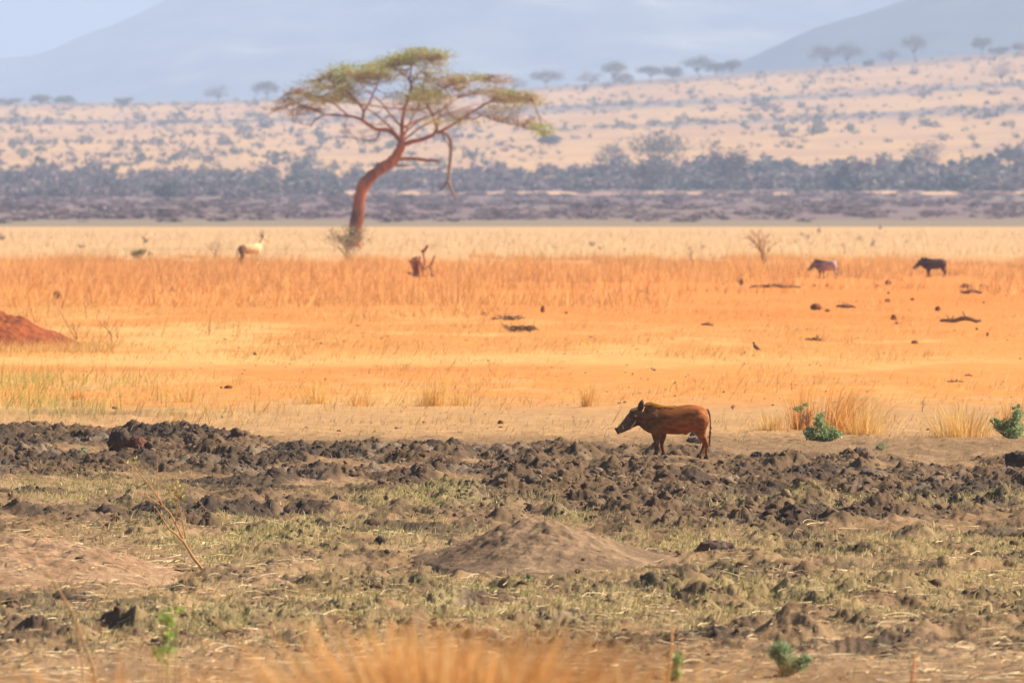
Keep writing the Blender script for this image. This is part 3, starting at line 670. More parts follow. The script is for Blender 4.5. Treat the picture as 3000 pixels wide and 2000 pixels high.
def leafy(name, label, px, py, blobs, seed, cols, lsz, n, D=None, cat="plant"):
    """blobs: (dx,dy,rx,ry) in photo pixels above the base point"""
    D = D or D_of(py); s = F / D; r = np.random.default_rng(seed); rr = random.Random(seed); root = thing(name, label, cat, (X_of(px, D), D, gz1(X_of(px, D), D)))
    lb = MB(); sb = MB(); tot = sum(b[2] * b[3] for b in blobs)
    for (dx, dy, rx, ry) in blobs:
        k = max(12, int(n * rx * ry / tot)); sub = max(4, k // 14)
        cc = r.normal(0, 1, (sub, 3)); cc /= np.linalg.norm(cc, axis=1)[:, None]; cc *= r.uniform(.3, 1, (sub, 1)) ** .5
        cc = cc * np.array([rx, (rx + ry) * .5, ry]) / s + np.array([dx, 0, dy]) / s; cc[:, 2] = np.maximum(cc[:, 2], .01)
        Pp = np.repeat(cc, 14, 0) + r.normal(0, .27 * min(rx, ry) / s, (sub * 14, 3)); Pp[:, 2] = np.maximum(Pp[:, 2], .008)
        lb.leaves(Pp, lsz * r.uniform(.6, 1.3, len(Pp)), pick(cols, len(Pp), r, .22), r, stretch=1.6)
        for q in cc[::3 if D > 70 else 9]: sb.tube([(dx / s * .1, 0, 0), (q[0] * .6, q[1] * .6, q[2] * .45), tuple(q)], [.006, .005, .003], (.34, .26, .11), 4)
    sb.build("stems", M_twig, root); lb.build("foliage", M_leaf, root, False); return root
TEAL = [(.26, .36, .13), (.34, .42, .18), (.18, .27, .09), (.42, .47, .26)]
leafy("green_bush", "leafy blue green bush at the edge of the wallow among orange tufts", 2412, 1292, [(-5, 24, 52, 24), (-12, 60, 18, 24), (30, 24, 26, 16), (-45, 30, 18, 12)], 1, TEAL, .022, 2600, cat="bush")
leafy("green_bush", "leafy green bush cut by the right edge of the photo", 2960, 1285, [(-22, 40, 30, 14), (10, 30, 30, 30), (22, 78, 14, 28), (-48, 58, 12, 8)], 2, TEAL, .023, 2200, cat="bush")
leafy("green_sprig", "small pale green sprig left of the leafy blue green bush", 2342, 1262, [(-4, 66, 12, 12), (14, 76, 8, 9)], 3, TEAL, .022, 180)
leafy("green_plant", "slim light green plant on the mud slope at the left", 242, 1342, [(0, 26, 14, 28), (4, 8, 14, 8)], 4, [(.26, .30, .13), (.33, .36, .18), (.2, .26, .1)], .022, 340)
leafy("green_plant", "dark green plant in the shadow of the mud rim at the left", 628, 1320, [(0, 12, 14, 14)], 5, [(.09, .15, .07), (.14, .2, .1)], .025, 160)
leafy("green_plant", "blurred blue green plant in the bottom right foreground", 2310, 1985, [(-25, 70, 26, 26), (12, 32, 34, 24), (48, 44, 22, 14), (-8, 12, 20, 12)], 6, [(.28, .36, .17), (.36, .42, .22), (.21, .29, .12)], .015, 2200)
leafy("green_plant", "blurred yellow green leafy stem in the lower left foreground", 492, 2150, [(0, 375, 42, 20), (4, 330, 20, 28), (-8, 265, 34, 28), (24, 395, 30, 10)], 7, [(.42, .50, .12), (.50, .56, .16), (.34, .44, .1)], .020, 420, D=68)
leafy("green_plant", "small blurred bright green plant at the bottom edge right of centre", 1985, 2010, [(0, 60, 14, 24), (-10, 22, 20, 18)], 8, [(.34, .48, .14), (.28, .42, .14)], .02, 320)
leafy("green_plant", "small dark green plant at the foot of the central mound", 1548, 1725, [(0, 14, 22, 12)], 9, [(.08, .17, .08), (.12, .22, .1)], .018, 170)
leafy("green_plant", "low green plant between the straw rise and the lower turf at left", 306, 1782, [(0, 10, 32, 10)], 10, [(.10, .19, .08), (.16, .24, .1)], .018, 220)
leafy("green_plant", "tiny pale green plant on the mud rim at the right", 2582, 1318, [(0, 10, 14, 12)], 11, [(.28, .33, .16), (.2, .26, .12)], .02, 140)

# dry sapling leaning left in the left foreground
sap = thing("sapling", "leafless forked sapling leaning left over the green turf in the left foreground", "sapling", P(608, 1687, 97.8))
bw = MB(); o0 = P(608, 1687, 97.8)
def SP(pts, r0, r1, dy0=0., dy1=.0, c=(.50, .27, .11)):
    q = [P(350 + a / 3.563, 1280 + b_ / 3.563, 97.8 + dy0 + (dy1 - dy0) * i / (len(pts) - 1)) - o0 for i, (a, b_) in enumerate(pts)]
    bw.tube(q, [r0 + (r1 - r0) * i / (len(q) - 1) for i in range(len(q))], c, 6)
SP([(920, 1460), (840, 1345), (770, 1260), (710, 1160), (660, 1080)], .017, .012)
SP([(665, 1090), (590, 1010), (520, 960), (470, 890), (430, 820), (370, 725)], .010, .005, 0, -.3); SP([(330, 680), (300, 630), (262, 580)], .006, .003, -.3, -.35)
SP([(655, 1060), (620, 970), (580, 895), (530, 800), (465, 730), (410, 640), (400, 560)], .011, .005, 0, .25)
SP([(465, 735), (380, 680), (300, 620), (262, 590)], .007, .004, .2, .1)
SP([(410, 640), (300, 490), (240, 420), (200, 370), (130, 310), (60, 265), (0, 218)], .007, .003, .2, .1); SP([(210, 385), (170, 320), (130, 262), (125, 195)], .004, .002, .1, .05)
SP([(405, 620), (398, 480), (392, 380), (398, 200), (402, 80), (425, 0)], .005, .002, .25, .3)
SP([(585, 905), (592, 780), (602, 650)], .006, .004, .05, -.1); SP([(685, 1060), (665, 920), (640, 790), (612, 660)], .006, .004, 0, -.1)
SP([(650, 1070), (660, 960), (655, 880)], .006, .004, 0, .1)
for (a, b_) in ((530, 440), (565, 380), (590, 400), (520, 500), (640, 560), (660, 600)): SP([(604, 640), ((604 + a) / 2 + 6, (640 + b_) / 2), (a, b_)], .004, .002, -.1, -.15)
bw.build("stems", M_twig, sap)
lm = MB(); rg = np.random.default_rng(77)
for (a, b_, sx, sz_, k) in ((585, 590, .05, .04, 60), (150, 280, .03, .03, 22), (560, 470, .05, .08, 20), (610, 640, .04, .03, 16)):
    c0 = P(350 + a / 3.563, 1280 + b_ / 3.563, 97.7) - o0
    lm.leaves(np.array(c0[:]) + rg.normal(0, 1, (k, 3)) * np.array([sx, sx, sz_]), .024, pick([(.42, .38, .09), (.5, .42, .14)], k, rg), rg, stretch=1.6)
lm.build("foliage", M_leaf, sap, False)
# ================================================================== the lone acacia
TX, TS = 690.0, 2.3756                       # its distance; scale of the enlarged view it was traced in
def TP(zx, zy, dy=0.0): return P(780 + zx / TS, 100 + zy / TS, TX) + Vector((0, dy, 0)) - T0
T0 = Vector((0, 0, 0)); T0 = P(780 + 610 / TS, 100 + 1440 / TS, TX); T0.z = 0.0
tree = thing("acacia_tree", "flat topped green acacia with a leaning red trunk standing alone on the plain", "tree", T0)
PM = F / TX * TS                             # zoomed pixels per metre
BARK = (.22, .11, .06); RED = (.33, .066, .016)
tm = MB(); rt = random.Random(4); M_trunk = plain_mat('acacia_bark', (.12, .036, .014), (.54, .145, .030), 1.5, .9, .12, stretch=(1, 1, .45), detail=8)
def limb(mb, pts, w0, w1, dy0=0., dy1=0., c=BARK, seg=7, wob=.5):
    """pts in traced pixels, widths in traced pixels"""
    Q = []; n = len(pts)
    for i in range(n - 1):
        for k in range(3):
            f = k / 3; a = pts[i]; b = pts[i + 1]; Q.append((a[0] + (b[0] - a[0]) * f, a[1] + (b[1] - a[1]) * f))
    Q.append(pts[-1]); m = len(Q)
    for _ in range(2): Q = [Q[0]] + [tuple((Q[i - 1][j] + 2 * Q[i][j] + Q[i + 1][j]) / 4 for j in (0, 1)) for i in range(1, m - 1)] + [Q[-1]]
    V = [TP(q[0] + rt.gauss(0, wob * 2), q[1] + rt.gauss(0, wob * 2), dy0 + (dy1 - dy0) * i / (m - 1)) for i, q in enumerate(Q)]
    mb.tube(V, [(w0 + (w1 - w0) * i / (m - 1)) / PM / 2 * rt.uniform(.92, 1.08) for i in range(m)], c, seg); return V
NODES = []
def L(*a, **k): NODES.extend(limb(tm, *a, **k))
limb(tm, [(604, 1480), (612, 1400), (630, 1300), (642, 1200), (655, 1110), (690, 1030), (760, 965), (840, 915), (900, 862), (932, 800), (948, 755)], 104, 62, seg=14, wob=1.5, c=RED)
tm.ball(TP(786, 915), (.22, .25, .2), RED, 2, .3, 3)
L([(945, 770), (900, 695), (830, 660), (770, 672), (700, 620), (645, 582), (530, 565), (400, 558), (340, 595), (300, 650)], 34, 7, 0, 1.0)
L([(668, 590), (680, 530), (640, 480), (560, 400), (450, 330), (380, 300)], 22, 5, .6, 1.5)
L([(680, 540), (720, 470), (760, 380), (800, 290), (830, 230)], 14, 4, .7, -.6)
L([(790, 668), (775, 740), (700, 742), (640, 732)], 14, 6, .3, -1.0)
L([(400, 558), (250, 485), (150, 490), (80, 520), (5, 560)], 10, 4, 1.0, 1.6)
L([(560, 560), (470, 480), (330, 430), (230, 400), (140, 410)], 12, 4, .9, 0)
L([(948, 770), (945, 690), (945, 610), (958, 520), (1000, 430), (1015, 330), (960, 285), (880, 230)], 34, 6, 0, -.5)
L([(1015, 335), (1075, 260), (1150, 190), (1200, 150)], 12, 4, -.4, -.8); L([(1000, 320), (1010, 230), (1050, 150)], 12, 4, -.4, .9)
L([(960, 650), (1030, 610), (1120, 572)], 16, 6, 0, -1.4)
L([(965, 765), (1040, 742), (1110, 728), (1190, 688), (1182, 610), (1132, 520), (1100, 440), (1085, 370), (1110, 290)], 36, 6, 0, -.6)
L([(1190, 690), (1260, 655), (1380, 580), (1500, 500), (1620, 440), (1700, 410), (1850, 425)], 22, 5, 0, -1.6)
L([(1120, 515), (1020, 528), (900, 520), (740, 505), (660, 490)], 12, 4, -.3, -2.0)
L([(1110, 450), (1200, 400), (1290, 352), (1400, 338), (1510, 305)], 14, 4, -.4, 1.0)
L([(1500, 565), (1640, 618), (1790, 640), (1920, 690)], 9, 4, -.6, .5); L([(1380, 582), (1440, 600), (1500, 565)], 10, 8, -.6, -.6)
L([(1190, 688), (1200, 560), (1260, 470), (1350, 400)], 12, 4, 0, 2.6); L([(945, 650), (860, 560), (800, 470), (700, 400), (640, 330)], 14, 4, 0, -3.0)
L([(948, 740), (1000, 600), (1060, 500), (1180, 430)], 16, 5, 0, 3.6); L([(940, 740), (860, 640), (760, 560), (640, 470), (560, 420)], 16, 5, 0, 3.4)
L([(955, 740), (1080, 640), (1240, 560), (1420, 500), (1560, 470)], 14, 4, 0, 3.2); L([(950, 700), (1060, 600), (1220, 540), (1330, 450)], 14, 4, 0, -3.6)
tk = tm.build("trunk", M_trunk, tree)
db = MB()
limb(db, [(1215, 690), (1262, 692), (1284, 730), (1284, 850), (1268, 960), (1272, 1045), (1300, 1105), (1318, 1150)], 30, 17, 0, .3, (.30, .19, .14)); limb(db, [(1220, 690), (1245, 740), (1280, 790)], 10, 7, .1, .1)
limb(db, [(1262, 1020), (1240, 1060), (1212, 1092)], 20, 10); db.build("hanging_dead_branch", M_bark, tree)
for pts, a, b_ in (([(915, 868), (980, 868), (1060, 868), (1130, 884), (1165, 872), (1205, 890)], 30, 16), ([(870, 905), (930, 922), (1002, 914)], 20, 9)):
    db = MB(); limb(db, pts, a, b_, 0, -.4, (.30, .13, .08)); db.build("dead_stub", M_bark, tree)
# twigs and leaf pads: (x, y, rx, ry, leaves, tint)
G1 = [(.36, .42, .06), (.44, .48, .08), (.28, .34, .05)]; G2 = [(.42, .40, .08), (.36, .31, .08), (.50, .44, .13)]; BR = [(.40, .24, .11), (.34, .21, .10), (.48, .30, .15)]
PADS = [(1110, 130, 150, 30, 900, G1), (960, 160, 120, 32, 700, G1), (830, 205, 120, 42, 800, G1), (1215, 185, 80, 45, 380, G2), (1080, 190, 120, 40, 300, G2), (760, 250, 110, 40, 500, G1),
        (520, 245, 95, 36, 420, G1), (650, 262, 110, 48, 560, G1), (420, 300, 95, 34, 330, G2), (760, 310, 120, 50, 520, G2), (600, 310, 120, 40, 380, G1), (330, 345, 95, 38, 280, G2), (460, 380, 120, 42, 420, G2), (590, 375, 100, 55, 400, G2),
        (220, 392, 80, 22, 190, BR), (300, 440, 130, 28, 420, G2), (430, 450, 120, 34, 480, G2), (545, 450, 70, 30, 240, G2), (150, 482, 90, 16, 150, BR), (60, 522, 60, 12, 70, BR), (320, 515, 110, 22, 230, BR), (240, 560, 90, 30, 100, BR),
        (1050, 400, 85, 48, 600, G1), (1130, 435, 110, 48, 620, G2), (1040, 460, 70, 28, 260, G1), (1220, 460, 90, 40, 330, G2), (1090, 320, 100, 60, 360, G2), (1160, 270, 110, 50, 330, G2), (1250, 320, 90, 40, 320, BR), (900, 280, 90, 40, 200, G2), (940, 420, 110, 24, 120, G2),
        (1380, 308, 110, 28, 420, G2), (1490, 298, 60, 20, 200, G1), (1330, 350, 120, 30, 200, BR), (1620, 320, 120, 36, 200, BR), (1480, 370, 140, 40, 230, G2), (1560, 400, 120, 26, 130, BR),
        (1700, 408, 90, 22, 300, G1), (1820, 425, 90, 26, 260, G2), (1750, 458, 130, 32, 420, G2), (1870, 480, 55, 26, 130, G2), (1640, 500, 120, 26, 220, G2), (1900, 650, 62, 24, 240, G1), (1925, 690, 36, 20, 160, G1), (1790, 600, 110, 30, 150, BR), (1600, 560, 150, 36, 200, BR), (1400, 600, 130, 34, 160, G2), (1250, 590, 110, 60, 160, G2), (1300, 520, 120, 40, 120, BR),
        (600, 720, 70, 90, 40, BR), (720, 640, 80, 60, 60, BR), (880, 600, 90, 60, 50, BR), (1010, 560, 90, 50, 90, G2), (1180, 640, 60, 40, 90, G2), (1060, 530, 120, 40, 90, BR), (800, 480, 140, 30, 90, BR)]
rg = np.random.default_rng(31); lv = MB(); tw = MB(); NN = np.array([v[:] for v in NODES])
for (cx, cy, rx, ry, k, tint) in PADS:
    nsub = max(3, k // 12); ang = rg.uniform(0, 2 * math.pi, nsub); rr_ = np.sqrt(rg.uniform(0, 1, nsub))
    sx = cx + rx * rr_ * np.cos(ang); sy = cy + ry * rr_ * np.sin(ang) + .0004 * (sx - cx) ** 2 * 1.5
    dyc = rg.normal(0, 1.6); depth = rg.normal(0, max(.9, rx / PM * .8), nsub) + dyc
    c0 = np.array([TP(a, b_, d)[:] for a, b_, d in zip(sx, sy, depth)]); kk = k // nsub
    Pp = np.repeat(c0, kk, 0) + rg.normal(0, 1, (nsub * kk, 3)) * np.array([.32, .32, .11])
    lv.leaves(Pp, rg.uniform(.05, .115, len(Pp)), pick(tint, len(Pp), rg, .2), rg, up=.45, stretch=1.5)
    for q in c0[::2 if tint is not BR else 1]:
        d2 = ((NN - q) ** 2 * np.array([1, .5, 1.6])).sum(1); j = int(np.argmin(d2)); a = Vector(NN[j]); b_ = Vector(q)
        if (b_ - a).length > 3.4: a = b_ + (a - b_).normalized() * 3.4
        m1 = a.lerp(b_, .5) + Vector((rt.gauss(0, .12), rt.gauss(0, .12), rt.gauss(-.04, .10)))
        tw.tube([a, m1, b_], [.030, .020, .010], (.30, .18, .10), 4)
        for _ in range(4): tw.tube([m1, b_ + Vector((rt.gauss(0, .55), rt.gauss(0, .4), rt.gauss(0, .12)))], [.014, .007], (.36, .23, .12), 3)
tw.build("twigs", M_twig, tree); lv.build("crown", M_leaf, tree, False)

# ================================================================== far trees
def far_tree(label, px, py, wpx, hpx, style, seed, D=None, tint=None, group=None, name="tree"):
    D = D or D_at(px, py); x = X_of(px, D); z = float(terrain_z(np.array([x]), np.array([D]))[0]); s = F / D; W, Hh = wpx / s, hpx / s
    r = np.random.default_rng(seed); rr = random.Random(seed); root = thing(name, label, "tree", (x, D, z - .2), group=group)
    tb = MB(); cb = MB(); C = (.13, .10, .085)
    frac = {'umbrella': .62, 'round': .45, 'bare': .40, 'low': .15}[style]
    fork = Vector((rr.gauss(0, .05) * W, 0, Hh * frac * .55)); tr = max(.16, Hh * .035)
    tb.tube([(0, 0, -.3), (rr.gauss(0, .02) * W, 0, Hh * frac * .3), fork], [tr, tr * .8, tr * .7], C, 6)
    pads = []; npd = 13 if W < 22 else 24
    for k in range(npd):
        a = k * 2.4 + rr.uniform(-.3, .3); q = math.sqrt((k + .5) / npd) * .42
        h0 = Hh * (.90 - (q * 1.3) ** 2 * (.75 if style != 'umbrella' else .75)) + rr.gauss(0, .06 if style == 'umbrella' else .035) * Hh
        if style == 'bare': h0 = Hh * rr.uniform(.45, .95) * (1 - .6 * q)
        if style == 'round': h0 = Hh * rr.uniform(.45, .92) * (1 - .5 * q)
        if style == 'low': h0 = Hh * rr.uniform(.25, .85)
        p = Vector((math.cos(a) * q * W, math.sin(a) * q * W, h0)); pads.append(p)
        tb.tube([fork, fork.lerp(p, .55) + Vector((0, 0, .04 * Hh)), p], [tr * .42, tr * .25, .05], C, 4)
    tint = tint or [(.12, .125, .075), (.15, .15, .09), (.10, .10, .065)]
    th = {'umbrella': .105, 'round': .11, 'bare': .10, 'low': .14}[style] * Hh; n = {'umbrella': 120, 'round': 110, 'bare': 80, 'low': 90}[style]
    for p in pads:
        Pp = np.array(p[:]) + r.normal(0, 1, (n, 3)) * np.array([W * .095, W * .095, th])
        cb.leaves(Pp, r.uniform(.22, .5, n) * (.6 if style == 'bare' else 1.15), pick(tint, n, r, .25), r, up=.3, stretch=1.5 if style != 'bare' else 3.0)
    tb.build("trunk", M_bark, root); cb.build("crown", M_leaf, root, False); return root
PINK = [(.27, .20, .16), (.22, .16, .13)]; GREY = [(.15, .13, .11), (.12, .105, .09), (.18, .155, .13)]; GRN = [(.13, .15, .075), (.10, .12, .065)]
FT = [("low dark tree at the far left end of the ridge", 27, 306, 90, 22, 'low', None), ("rounded grey tree on the ridge near the left edge", 122, 304, 64, 32, 'round', GREY), ("dark green dense tree beside the rounded grey one on the left ridge", 192, 304, 66, 30, 'round', GRN),
      ("small low tree alone on the ridge between the left group and the twin trees", 364, 302, 56, 20, 'low', None), ("ragged bare looking tree on the ridge, left one of two before the acacia", 638, 299, 80, 56, 'bare', GREY), ("umbrella shaped tree on the ridge just left of the acacia crown", 781, 297, 84, 52, 'umbrella', None),
      ("pale pinkish tree half hidden behind the right side of the acacia crown", 1510, 258, 80, 44, 'bare', PINK), ("double crowned dark tree on the ridge right of the acacia", 1602, 248, 112, 52, 'umbrella', GREY), ("pale bare tree on the ridge next to the double crowned dark one", 1728, 246, 84, 46, 'bare', PINK),
      ("olive umbrella tree rising behind the pale bare ridge tree", 1800, 244, 78, 64, 'umbrella', [(.2, .17, .11), (.16, .14, .09)]), ("low pale bush like tree at the foot of the olive umbrella tree", 1826, 242, 70, 30, 'low', PINK), ("wide dark tree left in the chain of four on the middle ridge", 1906, 232, 84, 46, 'umbrella', GREY),
      ("round dark tree second in the chain of four on the middle ridge", 1972, 229, 64, 46, 'round', GREY), ("largest umbrella tree with a visible trunk in the chain on the middle ridge", 2052, 227, 96, 62, 'umbrella', None), ("flat tree joining the largest umbrella tree on its right", 2098, 222, 60, 42, 'umbrella', GREY),
      ("small umbrella tree at the right end of the chain on the middle ridge", 2145, 214, 56, 46, 'umbrella', None), ("hazy wide tree where the dark mountain foot meets the ridge", 2412, 200, 96, 66, 'umbrella', GREY), ("olive umbrella tree right beside the hazy wide one", 2487, 194, 92, 64, 'umbrella', None),
      ("tiny bush like tree right of the pair under the dark mountain", 2545, 186, 32, 18, 'low', GRN), ("pale bare tree on the right ridge left of the tall umbrella tree", 2606, 184, 72, 48, 'bare', PINK), ("tall umbrella tree with a clear trunk on the right ridge", 2681, 178, 84, 72, 'umbrella', None),
      ("small umbrella tree alone near the right end of the ridge", 2877, 160, 64, 50, 'umbrella', GRN), ("low dark spreading tree at the right end of the ridge", 2928, 154, 66, 22, 'low', None), ("pale tree cut by the right edge on the ridge", 2990, 146, 50, 30, 'round', PINK)]
for i, (lb, px, py, w_, h_, st, tn) in enumerate(FT):
    far_tree(lb, px, py, w_, h_, st, 300 + i, D=4860 if py < 310 else None, tint=tn)
MT = [("bare purplish tree on the slope near the right edge under the ridge", 2936, 246, 86, 62, 'bare', PINK), ("broad flat crowned green grey tree standing over the thicket right of the acacia", 1935, 512, 190, 92, 'umbrella', [(.12, .13, .085), (.14, .125, .10)]),
      ("pale leafless tree leaning out of the thicket left of the flat crowned tree", 1790, 506, 100, 72, 'bare', GREY), ("broad grey purple tree standing high in the thicket", 2135, 560, 124, 118, 'round', [(.13, .11, .105), (.11, .095, .09)]),
      ("bare round crowned tree with a visible forked trunk at the right behind the thicket", 2714, 512, 112, 98, 'bare', GREY), ("dense dark tree in the thicket under the flat crowned tree", 1915, 560, 120, 84, 'round', GREY), ("small shrubby tree on the slope at the tip of the acacia's right branches", 1612, 436, 60, 42, 'round', GREY),
      ("grey green tree on the slope cut by the right edge", 2978, 490, 90, 54, 'round', GREY), ("round very dark bush like tree left of the forked bare tree", 2655, 528, 46, 34, 'round', [(.06, .09, .06)])]
for i, (lb, px, py, w_, h_, st, tn) in enumerate(MT): far_tree(lb, px, py, w_ * 1.1, h_ * 1.22, st, 340 + i, tint=tn)

# ================================================================== shrubs on the far slope, thickets
def bush_mesh(name, seed, tint, n=54, mat=None):
    r = np.random.default_rng(seed); b = MB()
    for k in range(6): b.tube([(0, 0, -.1), tuple(r.normal(0, .22, 2)) + (.45,)], [.035, .015], (.14, .10, .08), 3)
    cc = r.normal(0, .28, (8, 3)); cc[:, 2] = np.abs(cc[:, 2]) * .9 + .22
    Pp = np.repeat(cc, n // 8 + 1, 0) + r.normal(0, .13, ((n // 8 + 1) * 8, 3)); Pp[:, 2] = np.maximum(Pp[:, 2], .04)
    b.leaves(Pp, r.uniform(.13, .30, len(Pp)), pick(tint, len(Pp), r, .25), r, stretch=1.3); return b
TINTS = [[(.15, .15, .10), (.12, .125, .085)], [(.19, .155, .125), (.16, .13, .105)], [(.13, .14, .08), (.17, .17, .11)], [(.22, .17, .14), (.18, .14, .12)]]
protos = []
for k in range(8):
    b = bush_mesh("slope_shrub", 500 + k, TINTS[k % 4]); protos.append(np_mesh("slope_shrub", np.concatenate(b.V), np.concatenate(b.Q), np.concatenate(b.T), np.concatenate(b.C), False, [M_leaf]))
rs = np.random.default_rng(66); cnt = 0; cand = []
while len(cand) < 1500:
    px = rs.uniform(-60, 3060); D = rs.uniform(2680, 4800); x = X_of(px, D)
    dens = .55 + .5 * fbm(np.array([x / 60]), np.array([D / 200]), 3, 71)[0] * 2 - .25 * (px > 1500) * (D < 3600) + .2 * (px < 900)
    if rs.uniform() < dens: cand.append((px, D, x, rs.lognormal(.42, .42)))
zz = terrain_z(np.array([c[2] for c in cand]), np.array([c[1] for c in cand]))
order = sorted(range(len(cand)), key=lambda i: -cand[i][3] / cand[i][1])
for j in order[:290]:
    px, D, x, sz = cand[j]; o = link("slope_shrub", protos[rs.integers(0, 8)], None, (x, D, zz[j] - .1), (0, 0, rs.uniform(0, 6.28)), (sz * 1.25, sz * 1.25, sz * rs.uniform(.8, 1.15)))
    tag(o, "grey green shrub dotting the pale grass slope below the ridge", "shrub", "shrubs dotting the pale slope")
def merged(name, spots, seeds):
    out = MB()
    for (x, D, z, sx, sz, k) in spots:
        b = seeds[k]; a = (x * 13.7) % 6.28; c, s_ = math.cos(a), math.sin(a)
        V = np.concatenate(b.V); V = np.stack([(V[:, 0] * c - V[:, 1] * s_) * sx + x, (V[:, 0] * s_ + V[:, 1] * c) * sx + D, V[:, 2] * sz + z], 1)
        out.add(V, np.concatenate(b.Q), None, np.concatenate(b.C))
    return tag(out.build(name, M_leaf, None, False), kind="stuff")
small = [bush_mesh("s", 520 + k, TINTS[k % 4], 30) for k in range(6)]
merged("scattered_scrub", [(cand[j][2], cand[j][1], zz[j] - .1, cand[j][3] * 1.1, cand[j][3], int(rs.integers(0, 6))) for j in order[290:]], small)
# brush lines that band the slope
sp = []
for (Dc, sd, n, lo) in ((4230, 60, 260, -60), (3720, 55, 160, 1500), (4800, 50, 150, -60)):
    for _ in range(n):
        px = rs.uniform(lo, 3060); D = Dc + rs.normal(0, sd); x = X_of(px, D); q = rs.lognormal(.40, .3); sp.append([x, D, 0, q * 1.5, q * .9, int(rs.integers(0, 6))])
zs_ = terrain_z(np.array([s_[0] for s_ in sp]), np.array([s_[1] for s_ in sp]))
for s_, z_ in zip(sp, zs_): s_[2] = z_ - .1
merged("brush_lines", sp, small)
# the dense thicket at the foot of the slope
TK = [[(.088, .095, .07), (.105, .105, .08)], [(.19, .132, .128), (.165, .118, .114)], [(.115, .11, .092), (.15, .135, .11)], [(.22, .155, .145), (.185, .135, .127)]]
tks = [bush_mesh("t", 540 + k, TK[k % 4], 100) for k in range(8)]
sp = []
for _ in range(860):
    px = rs.uniform(-80, 3080); D = rs.uniform(2330, 2720) if px > 1000 else rs.uniform(2120, 2720); x = X_of(px, D); q = rs.lognormal(1.12, .30) * (1.12 if px > 1700 else .74)
    k = int(rs.choice([0, 2, 4, 6])) if (rs.random() < (.7 if px > 1900 else .45)) else int(rs.choice([1, 3, 5, 7])); sp.append([x, D, 0, q * 1.4, q * .86, k])
zs_ = terrain_z(np.array([s_[0] for s_ in sp]), np.array([s_[1] for s_ in sp]))
for s_, z_ in zip(sp, zs_): s_[2] = z_ - .2
merged("thicket", sp, tks)
# grey purple low scrub on the flat before it
PU = [[(.175, .118, .114), (.155, .104, .10)], [(.21, .143, .135), (.18, .125, .12)]]
pus = [bush_mesh("p", 560 + k, PU[k % 2], 60) for k in range(6)]
sp = []
while len(sp) < 900:
    D = 1230 + 1080 * rs.uniform() ** .8; px = rs.uniform(-80, 3080); x = X_of(px, D)
    if rs.uniform(-.5, .4) < fbm(np.array([x / 22]), np.array([D / 60]), 3, 83)[0] - (.35 if D < 1330 else 0) + (.1 if px < 2000 else -.03):
        q = rs.lognormal(.12, .35); sp.append([x, D, 0, q * 2.3, q * .62, int(rs.integers(0, 6))])
zs_ = terrain_z(np.array([s_[0] for s_ in sp]), np.array([s_[1] for s_ in sp]))
for s_, z_ in zip(sp, zs_): s_[2] = z_ - .1
merged("low_scrub", sp, pus)
for (px, py, w_, h_) in ((5, 702, 22, 20), (425, 712, 20, 24), (237, 726, 24, 12), (1734, 722, 16, 18), (1757, 732, 12, 14), (1830, 738, 6, 16), (2329, 714, 8, 16), (2366, 701, 10, 18), (2399, 682, 12, 20), (2351, 692, 12, 14), (2519, 705, 26, 14), (2555, 722, 18, 24), (2655, 712, 14, 10), (2579, 672, 16, 14), (2060, 727, 10, 14)):
    D = D_of(py); s = F / D; o = link("plain_shrub", protos[(px % 4) * 2 + 1], None, (X_of(px, D), D, 0), (0, 0, px), (w_ / s * .9, w_ / s * .9, h_ / s))
    tag(o, "tiny hazy shrub on the pale far edge of the plain", "shrub", "tiny shrubs on the pale plain")

# ================================================================== animals
def skin_mat(name, front, rear, top=None, rough=.75):
    m = bpy.data.materials.new(name); m.use_nodes = True; t = m.node_tree; b = t.nodes["Principled BSDF"]
    tc = t.nodes.new("ShaderNodeTexCoord"); sx = t.nodes.new("ShaderNodeSeparateXYZ"); t.links.new(tc.outputs["Object"], sx.inputs[0])
    n = t.nodes.new("ShaderNodeTexNoise"); n.inputs["Scale"].default_value = 6; n.inputs["Detail"].default_value = 6; t.links.new(tc.outputs["Object"], n.inputs["Vector"])
    ad = t.nodes.new("ShaderNodeMath"); ad.operation = 'MULTIPLY_ADD'; ad.inputs[1].default_value = .9; t.links.new(n.outputs[0], ad.inputs[0]); t.links.new(sx.outputs[0], ad.inputs[2])
    cr = t.nodes.new("ShaderNodeValToRGB"); e = cr.color_ramp.elements; e[0].position = .22; e[0].color = (*front, 1); e[1].position = .72; e[1].color = (*rear, 1); e2 = e.new(.02); e2.color = (.20, .115, .062, 1)
    t.links.new(ad.outputs[0], cr.inputs[0])
    n2 = t.nodes.new("ShaderNodeTexNoise"); n2.inputs["Scale"].default_value = 22; n2.inputs["Detail"].default_value = 4
    mp = t.nodes.new("ShaderNodeMapping"); mp.inputs["Scale"].default_value = (.35, 1, 1); t.links.new(tc.outputs["Object"], mp.inputs[0]); t.links.new(mp.outputs[0], n2.inputs["Vector"])
    mr = t.nodes.new("ShaderNodeMapRange"); mr.inputs[1].default_value = .3; mr.inputs[2].default_value = .7; mr.inputs[3].default_value = .55; mr.inputs[4].default_value = 1.4; t.links.new(n2.outputs[0], mr.inputs[0])
    mx = t.nodes.new("ShaderNodeVectorMath"); mx.operation = 'SCALE'; t.links.new(cr.outputs[0], mx.inputs[0]); t.links.new(mr.outputs[0], mx.inputs["Scale"])
    t.links.new(mx.outputs[0], b.inputs["Base Color"]); b.inputs["Roughness"].default_value = rough; b.inputs["Specular IOR Level"].default_value = .1
    bp = t.nodes.new("ShaderNodeBump"); bp.inputs["Strength"].default_value = .5; bp.inputs["Distance"].default_value = .018; t.links.new(n2.outputs[0], bp.inputs["Height"]); t.links.new(bp.outputs[0], b.inputs["Normal"])
    return m
